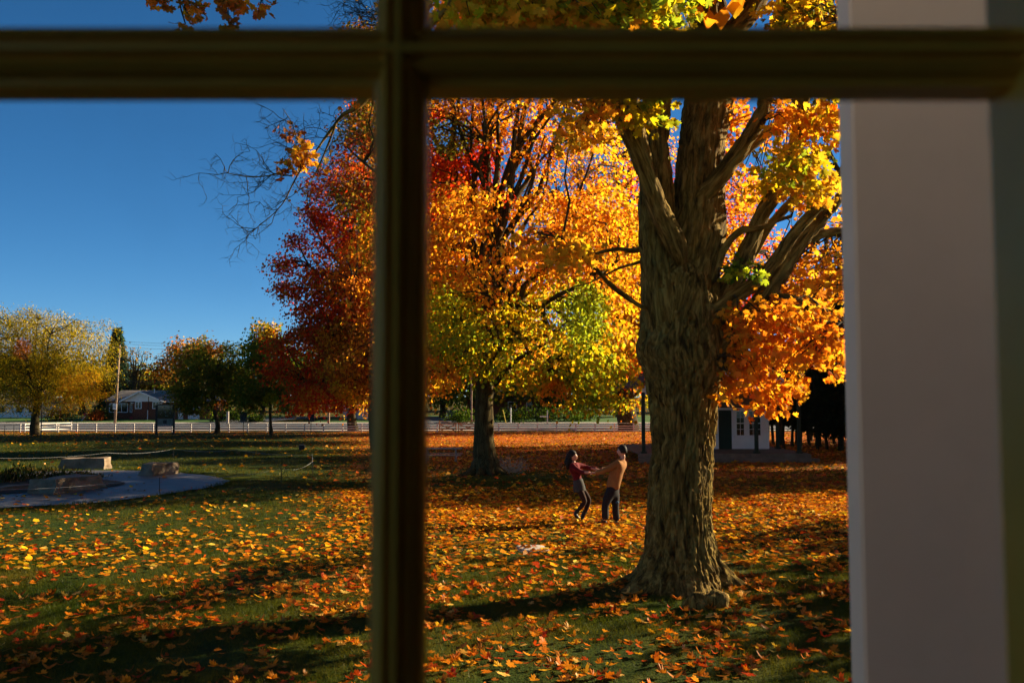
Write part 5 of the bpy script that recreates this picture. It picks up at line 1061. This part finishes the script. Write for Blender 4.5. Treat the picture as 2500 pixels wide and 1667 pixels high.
for i, (px, py, s_) in enumerate(((30, 1180, 1.3), (90, 1172, 1.), (150, 1168, .9), (200, 1165, .8), (60, 1158, 1.), (120, 1154, .8), (5, 1168, 1.2), (235, 1168, .6))):
    g = ground(px, py); k = 260; a = R.random(k) * 2 * PI; P = g + np.stack([R.normal(size=k) * .28 * s_, R.normal(size=k) * .28 * s_, np.abs(R.normal(size=k)) * .10 * s_ + .02], 1)
    B_ = basis(np.stack([np.cos(a) * .5, np.sin(a) * .5, np.full(k, 1.)], 1), R.normal(size=(k, 3)))
    tag(leaf_mesh('garden_plant', LEAF_NARROW, P, B_, (.07 + .13 * R.random(k)) * s_, palette(DARKC + DARKC + OLIVE + BROWN, k) * .6, M_leaf), 'low dark tuft of plants in the planting bed inside the paving circle', 'plant', 'plants in the round planting bed')

def stake(px, py, h=.52):
    g = ground(px, py); T = tag(MB().cyl((g[0], g[1], g[2] - .1), (g[0], g[1], g[2] + h), .012, .012, 8).build('rope_stake', M_black), None)
    return g + np.array([0, 0, h])
def rope(label, P, sag):
    pts = []
    for a, b in zip(P[:-1], P[1:]):
        for t_ in np.linspace(0, 1, 15)[:-1]: p_ = a * (1 - t_) + b * t_; p_ = p_.copy(); p_[2] -= sag * 4 * t_ * (1 - t_); pts.append(p_)
    pts.append(P[-1]); v, q, _ = rough_tube(np.array(pts), np.full(len(pts), .0055), 6, 1, 0, 0); tag(mesh_np('rope', v, q, M_rope, None, True), label, 'rope', 'ropes round the stone circle')
SL = ['rope stake just beyond the left edge of the picture', 'thin stake holding the near rope by the squat stone', 'thin stake holding the near rope farther right on the lawn', 'corner stake where the near rope turns back', 'corner stake where the far rope ends', 'thin stake holding the far rope behind the squat stone', 'thin stake holding the far rope mid span', 'thin stake holding the far rope behind the long block', 'far rope stake near the left edge of the picture']
tops = [stake(*q) for q in ((-160, 1240), (389, 1205), (687, 1180), (763, 1158), (762, 1137), (578, 1121), (423, 1119), (262, 1131), (-40, 1146))]
for o, l in zip([o for o in C.objects if o.name.startswith('rope_stake')], SL): tag(o, l, 'stake', 'stakes of the rope line')
rope('near white rope sagging from stake to stake before the stone circle', tops[:4], .16); rope('short side rope joining the two corner stakes', tops[3:5], .02); rope('far white rope sagging behind the stone circle', tops[4:], .12)
g = ground(1300, 1345); tag(rock('stone_slab', g[0], g[1] + .2, g[2] + .0, .29, .34, .045, M_concrete, 4, rough=.16, square=.5, rz=.2), 'flat pale stone slab lying in the leaves before the couple', 'stone')

# ------------------------------------------------------------ the couple
def mat_plain(name, c, rough=.8, sheen=0, var=.15):
    return noisy(name, tuple(v * (1 - var) for v in c), tuple(min(1, v * (1 + var)) for v in c), 9, rough, .25, 60, dist=.004)
M_skin = mat_plain('skin', (.50, .27, .17), .5, var=.05); M_hair = mat_plain('black_hair', (.012, .009, .007), .7); M_tan = mat_plain('tan_jacket_cloth', (.235, .105, .03), .9)
M_trs = mat_plain('black_trouser_cloth', (.014, .012, .013), .85); M_red2 = mat_plain('dark_red_knit', (.10, .005, .008), .9); M_skirt = mat_plain('charcoal_skirt_cloth', (.045, .043, .038), .9)
M_tights = mat_plain('sheer_dark_tights', (.030, .013, .008), .9); M_boot = mat_plain('black_leather', (.008, .008, .008), .35); M_denim = mat_plain('blue_denim', (.05, .11, .17), .9)
def skin_obj(name, V, E, rad, mat, parent, sub=2, root=0, extra_bm=None):
    me = bpy.data.meshes.new(name); me.from_pydata([tuple(map(float, v)) for v in V], E, []); o = bpy.data.objects.new(name, me); C.objects.link(o)
    md = o.modifiers.new('skin', 'SKIN'); md.use_smooth_shade = True
    if not me.skin_vertices: 
        bm = bmesh.new(); bm.from_mesh(me); bm.verts.layers.skin.verify(); bm.to_mesh(me); bm.free()
    for i, r in enumerate(rad): me.skin_vertices[0].data[i].radius = (r, r) if not isinstance(r, (tuple, list)) else r; me.skin_vertices[0].data[i].use_root = (i == root)
    s_ = o.modifiers.new('sub', 'SUBSURF'); s_.levels = s_.render_levels = sub
    dg = bpy.context.evaluated_depsgraph_get(); dg.update(); m2 = bpy.data.meshes.new_from_object(o.evaluated_get(dg)); bpy.data.objects.remove(o)
    if extra_bm is not None:
        bm = bmesh.new(); bm.from_mesh(m2); extra_bm(bm); bm.to_mesh(m2); bm.free()
    for p in m2.polygons: p.use_smooth = True
    m2.materials.clear(); return link(name, m2, parent, (mat,))
def chain(G, pts, rad, start=None):
    """append a chain to the graph G = [V, E, R]; start = index to hang it on"""
    prev = start; ids = []
    for p, r in zip(pts, rad):
        G[0].append(p); G[2].append(r); i = len(G[0]) - 1; ids.append(i)
        if prev is not None: G[1].append((prev, i))
        prev = i
    return ids
def head_sculpt(c, fwd, up, w=.078, d=.098, h=.118):
    f = Vector(fwd).normalized(); u_ = Vector(up).normalized(); s_ = f.cross(u_).normalized(); u_ = s_.cross(f)
    def add(bm):
        r = bmesh.ops.create_uvsphere(bm, u_segments=28, v_segments=20, radius=1)
        for v in r['verts']:
            x, y, z = v.co; a = math.exp(-((x / .22) ** 2) - ((z + .12) / .28) ** 2) if y > 0 else 0
            jaw = 1 - .22 * max(0, -z) - .10 * max(0, -z) ** 2; y2 = y * (1.0 - .12 * max(0, -z)) + a * .22
            eye = (math.exp(-((abs(x) - .36) / .14) ** 2 - ((z - .12) / .12) ** 2)) if y > 0 else 0; chin = math.exp(-(x / .3) ** 2 - ((z + .88) / .18) ** 2) * (.16 if y > 0 else 0)
            lip = math.exp(-(x / .26) ** 2 - ((z + .48) / .09) ** 2) * (.07 if y > 0 else 0)
            y2 += -eye * .10 + chin + lip
            v.co = Vector(c) + s_ * (x * jaw * w) + f * (y2 * d) + u_ * (z * h)
        for sx in (-1, 1):
            e = bmesh.ops.create_uvsphere(bm, u_segments=8, v_segments=6, radius=1)
            for v in e['verts']: x, y, z = v.co; v.co = Vector(c) + s_ * (sx * w * 1.0 + x * .012) + f * (y * .018 - .005) + u_ * (z * .03 - .006)
    return add, s_, f, u_
def face_bits(c, s_, f, u_, parent, w=.078, d=.098, h=.118):
    M_eye = MATS.get('eye_dark') or mat_plain('eye_dark', (.01, .008, .006), .3)
    for sx in (-1, 1):
        m = MB(); p_ = Vector(c) + s_ * (sx * w * .38) + f * (d * .90) + u_ * (h * .12); m.bar(p_ - s_ * .013, p_ + s_ * .013, .008, .006); m.build('eye', M_eye, parent)
        p_ = Vector(c) + s_ * (sx * w * .40) + f * (d * .93) + u_ * (h * .27); m = MB(); m.bar(p_ - s_ * .018, p_ + s_ * .018, .006, .005); m.build('eyebrow', M_hair, parent)
    m = MB(); p_ = Vector(c) + f * (d * .99) - u_ * (h * .48); m.bar(p_ - s_ * .02, p_ + s_ * .02, .008, .008); m.build('mouth', mat_plain('lips', (.35, .09, .07), .5), parent)
def hand(G, wrist_i, wrist, palm_dir, grip_dir, side_dir):
    w_ = Vector(wrist); p = Vector(palm_dir).normalized(); g = Vector(grip_dir).normalized(); s_ = Vector(side_dir).normalized()
    pm = chain(G, [w_ + p * .045, w_ + p * .085], [(.026, .016), (.034, .015)], wrist_i)
    for k, L_ in zip((-1.5, -.5, .5, 1.5), (.07, .08, .085, .075)):
        b = w_ + p * .088 + s_ * (k * .0185); chain(G, [b + p * .012, b + p * L_ * .55 + g * .010, b + p * L_ * .75 + g * .035, b + p * L_ * .5 + g * .052], [.0095, .009, .0085, .0075], pm[1])
    b = w_ + p * .04 - s_ * .030; chain(G, [b, b - s_ * .012 + p * .03 + g * .012, b - s_ * .006 + p * .055 + g * .028], [.0115, .010, .009], pm[0])

gm = ground(1488, 1280); YM = gm[1]; zoff = 0
def cp(x, y, dy=0, Y=None): return Vector(at(1350 + x / 6.272, 1060 + y / 6.272, (Y or YM) + dy))
# --- the man
MN = thing('person', 'person in tan jacket and black trousers leaning back, pulling with both hands', 'person', gm)
G = [[], [], []]
hc = cp(1052, 258, 0)
tor = chain(G, [cp(915, 850), cp(935, 740), cp(965, 610), cp(1000, 480), cp(1045, 405), cp(1078, 345), cp(1066, 300)], [(.08, .08), (.09, .09), (.11, .09), (.12, .09), (.06, .06), (.052, .055), (.06, .06)])
for hx, hd, kn, kd, an, toe, s in (((850, 880), -.08, (800, 1090), -.1, (802, 1305), (705, 1352), -1), ((955, 885), .08, (955, 1090), .08, (968, 1312), (965, 1368), 1)):
    l = chain(G, [cp(*hx, hd), cp(*kn, kd), cp(*an, kd)], [.055, .045, .03], tor[0]); chain(G, [cp((an[0] + toe[0]) / 2, toe[1] - 14, kd), cp(*toe, kd)], [.018, .012], l[2])
Hn = cp(622, 592, -.05); Hf = cp(700, 540, .24)
aL = chain(G, [cp(972, 445, -.17), cp(835, 535, -.2), cp(700, 580, -.12), cp(668, 586, -.09)], [.052, .042, .032, .025], tor[3]); hand(G, aL[-1], cp(668, 586, -.09), (-1, .2, 0), (0, .3, -1), (0, -1, .3))
aR = chain(G, [cp(1090, 445, .20), cp(950, 510, .38), cp(790, 535, .30), cp(752, 540, .26)], [.052, .042, .032, .025], tor[3]); hand(G, aR[-1], cp(752, 540, .26), (-1, -.1, 0), (0, -.3, -1), (0, 1, .3))
add, s_, f_, u_ = head_sculpt(hc, (-.86, .45, .06), (.10, 0, 1))
skin_obj('body', G[0], G[1], G[2], M_skin, MN, 2, 0, add); face_bits(hc, s_, f_, u_, MN)
G = [[], [], []]   # jacket
tor = chain(G, [cp(905, 858), cp(932, 745), cp(958, 620), cp(992, 500), cp(1035, 430), cp(1078, 372)], [(.195, .17), (.19, .165), (.19, .16), (.20, .15), (.135, .12), (.062, .064)])
chain(G, [cp(975, 445, -.17), cp(905, 490, -.19), cp(835, 535, -.2), cp(760, 564, -.16), cp(650, 588, -.08)], [.088, .076, .068, .056, .050], tor[3]); chain(G, [cp(1095, 445, .18), cp(1020, 490, .3), cp(950, 512, .38), cp(860, 526, .34), cp(738, 541, .25)], [.088, .076, .068, .056, .050], tor[3])
def wrinkle(bm, a=.012, f=11):
    co = np.array([v.co[:] for v in bm.verts]); n1_ = noise3(co[:, 0] * f, co[:, 1] * f, co[:, 2] * f * .7, 77) - .5
    for v, k in zip(bm.verts, n1_): v.co += v.normal * float(k) * a * 2
skin_obj('jacket', G[0], G[1], G[2], M_tan, MN, 2, 0, lambda bm: wrinkle(bm, .014, 10))
G = [[], [], []]
tor = chain(G, [cp(925, 760), cp(900, 880)], [(.15, .13), (.16, .15)])
chain(G, [cp(858, 930, -.09), cp(800, 1085, -.1), cp(800, 1200, -.1), cp(802, 1318, -.1)], [.115, .090, .086, .088], tor[1]); chain(G, [cp(950, 930, .08), cp(955, 1085, .08), cp(966, 1200, .08), cp(968, 1322, .08)], [.115, .088, .080, .078], tor[1])
skin_obj('trousers', G[0], G[1], G[2], M_trs, MN, 2, 0, lambda bm: wrinkle(bm, .01, 12))
rock('knee_patch', *cp(980, 1040, .0), .05, .03, .03, M_denim, 3, MN, rough=.2, n=8)
for pts in (([(830, 1345, -.1), (770, 1348, -.1), (705, 1356, -.1), (680, 1358, -.1)]), ([(970, 1345, .12), (968, 1352, .04), (965, 1366, -.05), (964, 1370, -.10)])):
    G = [[], [], []]; chain(G, [cp(*p_) for p_ in pts], [(.05, .055), (.055, .05), (.05, .04), (.035, .03)]); skin_obj('shoe', G[0], G[1], G[2], M_boot, MN, 2, 0)
def hairball(c, s_, f_, u_, parent, k=1.12, cut=.35, name='hair'):
    bm = bmesh.new(); r = bmesh.ops.create_uvsphere(bm, u_segments=28, v_segments=18, radius=1)
    for v in list(bm.verts):
        x, y, z = v.co; n_ = (noise3(x * 6, y * 6, z * 6, 5) - .5) * .10; front = max(0, y) * max(0, .45 - z) * 1.1
        kk = k + float(n_) - front; v.co = Vector(c) + s_ * (x * .078 * kk) + f_ * (y * .098 * kk - .012) + u_ * (max(z, -.35 if y < .1 else -.1) * .118 * kk + .012)
    me = bpy.data.meshes.new(name); bm.to_mesh(me); bm.free()
    for p_ in me.polygons: p_.use_smooth = True
    return link(name, me, parent, (M_hair,))
hairball(hc, s_, f_, u_, MN, 1.17)
# --- the woman
gw = ground(1424, 1274); YWm = gw[1]; q_ = lambda x, y, dy=0: cp(x, y, dy, YWm)
WM = thing('person', 'person with long black hair in red sweater and short grey skirt leaning back, smiling', 'person', gw)
G = [[], [], []]; hc = q_(308, 338)
dY = YM - YWm; mN, mF = (dY - .28) / 2, (dY + .46) / 2
tor = chain(G, [q_(392, 770), q_(372, 670), q_(345, 560), q_(322, 480), q_(318, 440), q_(312, 400)], [(.095, .10), (.08, .075), (.09, .085), (.09, .08), (.045, .045), (.05, .05)])
lA = chain(G, [q_(440, 830, .07), q_(558, 1010, .10), q_(510, 1130, .08), q_(452, 1255, .05), q_(470, 1310, .03), q_(494, 1330, .0)], [.07, .045, .042, .025, .018, .010], tor[0])
lB = chain(G, [q_(400, 830, -.07), q_(492, 1030, -.10), q_(420, 1120, -.10), q_(350, 1200, -.10), q_(378, 1262, -.12), q_(404, 1293, -.13)], [.07, .045, .042, .025, .018, .010], tor[0])
aN = chain(G, [q_(292, 485, -.15), q_(420, 575, -.2), q_(540, 588, dY - .08), q_(565, 590, dY - .07)], [.045, .036, .027, .022], tor[3]); hand(G, aN[-1], q_(565, 590, dY - .07), (1, 0, -.1), (0, .3, 1), (0, 1, .3))
aF = chain(G, [q_(372, 460, .15), q_(520, 505, .22), q_(640, 532, dY + .24), q_(664, 535, dY + .24)], [.045, .036, .027, .022], tor[3]); hand(G, aF[-1], q_(664, 535, dY + .24), (1, 0, -.1), (0, -.3, 1), (0, -1, .3))
add, s_, f_, u_ = head_sculpt(hc, (.90, -.38, .14), (-.18, 0, 1), .070, .088, .108)
skin_obj('body', G[0], G[1], G[2], M_skin, WM, 2, 0, add); face_bits(hc, s_, f_, u_, WM, .070, .088, .108)
G = [[], [], []]; tor = chain(G, [q_(384, 735), q_(370, 665), q_(345, 570), q_(325, 500), q_(322, 448), q_(318, 418)], [(.118, .11), (.105, .10), (.128, .12), (.13, .12), (.075, .075), (.055, .055)])
chain(G, [q_(292, 485, -.14), q_(355, 532, -.18), q_(420, 575, -.2), q_(490, 585, mN), q_(578, 590, dY - .07)], [.074, .062, .056, .050, .044], tor[3]); chain(G, [q_(372, 460, .14), q_(445, 485, .19), q_(520, 507, .22), q_(580, 519, mF), q_(676, 536, dY + .24)], [.074, .062, .056, .050, .044], tor[3])
skin_obj('sweater', G[0], G[1], G[2], M_red2, WM, 2, 0, lambda bm: wrinkle(bm, .010, 14))
G = [[], [], []]; chain(G, [q_(372, 665), q_(385, 720), q_(398, 790), q_(408, 850), q_(415, 890)], [(.115, .105), (.135, .125), (.150, .14), (.155, .15), (.155, .15)]); skin_obj('skirt', G[0], G[1], G[2], M_skirt, WM, 2, 0, lambda bm: wrinkle(bm, .008, 12))
for L_ in (([(440, 830, .07), (500, 920, .09), (556, 1012, .10), (515, 1130, .08), (475, 1210, .06)]), ([(400, 830, -.07), (448, 930, -.09), (492, 1032, -.10), (420, 1122, -.10), (375, 1172, -.1)])):
    G = [[], [], []]; chain(G, [q_(*p_) for p_ in L_], [.090, .076, .060, .055, .044]); skin_obj('tights', G[0], G[1], G[2], M_tights, WM, 2, 0)
for L_ in (([(492, 1175, .07), (452, 1262, .05), (448, 1295, .05), (475, 1320, .02), (500, 1336, 0)]), ([(392, 1152, -.1), (345, 1205, -.10), (345, 1235, -.11), (378, 1272, -.12), (408, 1303, -.13)])):
    G = [[], [], []]; chain(G, [q_(*p_) for p_ in L_], [.054, .047, .046, .044, .032]); bo = skin_obj('boot', G[0], G[1], G[2], M_boot, WM, 2, 0)
hairball(hc, s_, f_, u_, WM, 1.16)
G = [[], [], []]; chain(G, [q_(280, 290, .02), q_(246, 350, .02), q_(232, 430, .0), q_(228, 490, -.02), q_(226, 535, -.02)], [(.075, .08), (.085, .09), (.07, .09), (.045, .07), (.015, .03)]); skin_obj('long_hair', G[0], G[1], G[2], M_hair, WM, 3, 0, lambda bm: wrinkle(bm, .02, 16))

# ------------------------------------------------------------ leaves on the ground, grass, falling leaves
def sample_ground(n, y0, y1, dens, half=.62, pw=1.0):
    y = y0 + (y1 - y0) * R.random(n) ** pw; x = (R.random(n) * 2 - 1) * half * y
    k = R.random(n) < dens(x, y) * (y / y1); x, y = x[k], y[k]
    inside = ((x - 2.41) / .62) ** 2 + ((y - YB) / .58) ** 2 > 1; return x[inside], y[inside]
def lay(x, y, size, tilt, lift):
    n = len(x); a = R.random(n) * 2 * PI; nr = np.stack([R.normal(size=n) * tilt, R.normal(size=n) * tilt, np.ones(n)], 1)
    up = R.random(n) < .07; nr[up, :2] *= 3.5
    tip = np.stack([np.cos(a), np.sin(a), R.normal(size=n) * .12], 1); z = gz(x, y) + lift + R.random(n) * .02
    return np.stack([x, y, z], 1), basis(tip, nr), size * (.5 + .75 * R.random(n)), .2 + 2.6 * R.random(n) ** 2
FALL = [(.55, .14, .006)] * 5 + [(.66, .215, .008)] * 5 + [(.60, .29, .012)] * 2 + [(.46, .06, .006)] * 3 + [(.30, .10, .012)] * 3 + [(.60, .33, .07), (.36, .03, .006)] + [(.20, .065, .012)] * 2 + [(.46, .15, .012), (.38, .12, .01)]
def clump(x, y): return np.clip((noise3(x * 2.2, y * 2.2, 1, 41) - .30) * 1.5 + .5 * (noise3(x * .6, y * .6, 1, 42) - .3) + .15, .06, 1.0)
x, y = sample_ground(62000, 8.4, 15, lambda x, y: litter(x, y) * clump(x, y) * .33); P, B, Sz, Cu = lay(x, y, .114, .22, .022)
col = palette(FALL, len(P), .2); order = np.argsort(P[:, 1] / Sz); px_, py_ = proj(P); vis = (px_ > 5) & (px_ < 2060) & ((px_ < 905) | (px_ > 1042)) & (py_ < 1660)
near = [i for i in order if vis[i]][:280]; rest = np.setdiff1d(np.arange(len(P)), near)
tag(leaf_mesh('fallen_leaves', LEAF_HI, P[rest], B[rest], Sz[rest], col[rest], M_fallen, None, Cu[rest]), kind='stuff')
fv = leaf_variants('fallen_leaf', sorted(set(FALL)), (.4, 1.2, 2.2), M_fallen); fc = np.array([v[0] for v in fv]); fq = np.array([v[1] for v in fv])
def leaf_word(c):
    r, g_, b_ = c
    return 'pale tan' if b_ > .05 else 'golden yellow' if g_ > .25 else 'bright orange' if g_ > .16 else 'brown' if r < .45 and g_ > .09 else 'deep red' if g_ < .08 else 'burnt orange'
for i in near:
    k = int(np.argmin(np.abs(fc - col[i]).sum(1) + .03 * np.abs(fq - Cu[i]))); o = bpy.data.objects.new('fallen_leaf', fv[k][2]); C.objects.link(o)
    M = Matrix(B[i].tolist()).to_4x4(); M.translation = Vector(P[i]); o.matrix_world = M @ Matrix.Scale(float(Sz[i]), 4)
    cw = leaf_word(fv[k][0]); cu = ('flat', 'slightly curled', 'strongly curled')[int(np.argmin(np.abs(np.array([.4, 1.2, 2.2]) - fv[k][1])))]
    zn = ('at the far left', 'below the stone circle', 'left of centre pane', 'just left of the glazing bar', 'just right of the glazing bar', 'below the couple', 'below the big trunk', 'beside the porch post')[int(np.searchsorted([230, 460, 700, 950, 1250, 1500, 1780], px_[i]))]
    rw = 'lowest row of leaves' if py_[i] > 1610 else ('middle row of leaves' if py_[i] > 1520 else 'upper row of leaves')
    tag(o, f'{cw} {cu} maple leaf, {rw}, {zn}', 'leaf', 'fallen leaves on the near grass')
x, y = sample_ground(150000, 15, 30, lambda x, y: litter(x, y) * np.clip(clump(x, y) + .35, 0, 1) * .55); P, B, Sz, Cu = lay(x, y, .118, .28, .025)
tag(leaf_mesh('fallen_leaves', LEAF_LO, P, B, Sz, palette([(min(.8, c[0] * 1.12), c[1] * 1.35, c[2]) for c in FALL], len(P), .2), M_fallen, None, Cu), kind='stuff')
x, y = sample_ground(100000, 30, 104, lambda x, y: litter(x, y) * .6, pw=1.3); P, B, Sz, Cu = lay(x, y, .22, .5, .03)
tag(leaf_mesh('fallen_leaves', LEAF_TINY, P, B, Sz, palette([(c[0], c[1] * 1.25, c[2]) for c in FALL], len(P), .2) * .95, M_fallen, None, Cu), kind='stuff')
# a few leaves on the paving
x = cxs + R.normal(size=60) * 3; y = cys + R.normal(size=60) * 3; k = np.hypot(x - cxs, y - cys) < 6.4; P, B, Sz, Cu = lay(x[k], y[k], .12, .2, .05); tag(leaf_mesh('fallen_leaves', LEAF_MD, P, B, Sz, palette(FALL, len(P)), M_fallen, None, Cu), kind='stuff')
def grass(name, n, y0, y1, h, wd, seed):
    y = y0 + (y1 - y0) * R.random(n) ** .9; x = (R.random(n) * 2 - 1) * .60 * y; k = R.random(n) < .35 + .65 * (y / y1); x, y = x[k], y[k]; n = len(x)
    bare = noise3(x * .6, y * .6, 3, 61); k = (R.random(n) < np.clip((bare - .15) * 3, .15, 1)) & (np.hypot(x - cxs, y - cys) > 6.7); x, y = x[k], y[k]; n = len(x)
    z = gz(x, y) - .004; a = R.random(n) * 2 * PI; hh = h * (.35 + 1.1 * R.random(n)) * (.6 + .9 * noise3(x * 3.5, y * 3.5, 5, 81)); lean = R.normal(size=(n, 2)) * .55
    b = np.stack([np.cos(a) * wd, np.sin(a) * wd, np.zeros(n)], 1); p0 = np.stack([x, y, z], 1); p2 = p0 + np.stack([lean[:, 0] * hh, lean[:, 1] * hh, hh], 1)
    V = np.stack([p0 - b, p0 + b, p2], 1).reshape(-1, 3); Fc = np.arange(3 * n).reshape(n, 3)
    t_ = noise3(x * .9, y * .9, 2, 71)[:, None]; dry = np.array([.115, .085, .008]); grn = np.array([.034, .060, .003]); c = (grn * (1 - t_) + dry * t_) * (.65 + .7 * R.random((n, 1)))
    tag(mesh_np(name, V, Fc, M_grassb, None, False, np.repeat(c, 3, 0)), kind='stuff')
a = R.random(5200) * 2 * PI; k = rs * (1 + .012 * np.sin(5 * a)) + R.normal(size=5200) * .14 + .06; x, y = cxs + k * np.cos(a), cys + k * np.sin(a); p0 = np.stack([x, y, gz(x, y)], 1); hh = .05 + .09 * R.random(5200)
b = np.stack([np.cos(a * 7) * .008, np.sin(a * 7) * .008, 0 * a], 1); p2 = p0 + np.stack([R.normal(size=5200) * .03, R.normal(size=5200) * .03, hh], 1)
tag(mesh_np('grass', np.stack([p0 - b, p0 + b, p2], 1).reshape(-1, 3), np.arange(15600).reshape(5200, 3), M_grassb, None, False, np.tile([.05, .07, .006], (15600, 1)) * (.5 + .8 * R.random((15600, 1)))), kind='stuff')
grass('grass', 340000, 8.4, 16, .055, .0030, 1); grass('grass', 200000, 16, 34, .055, .0065, 2); grass('grass', 80000, 34, 75, .08, .018, 3)
for px, py, Y, s, c in ((848, 752, 12.0, .16, ORANGE[1]), (873, 268, 12.2, .10, ORANGE[0])):
    p_ = at(px, py, Y); k = int(np.argmin(np.abs(vc - np.array(c)).sum(1))); o = bpy.data.objects.new('falling_leaf', var[k + 1][2]); C.objects.link(o); o.location = p_; o.scale = (s, s, s)
    o.rotation_euler = (1.25, .3, 1.2 if py > 500 else 2.9); tag(o, 'pale orange maple leaf falling in front of the dark red maple' if py > 500 else 'smaller orange leaf falling high up near the bare branch', 'leaf')
p_ = at(48, 236, .486); o = bpy.data.objects.new('stuck_leaf', fv[4][2]); C.objects.link(o); o.location = p_; o.scale = (.014,) * 3; o.rotation_euler = (PI / 2, .2, 0); tag(o, 'blurred dry leaf scrap caught under the window bar outside', 'leaf')
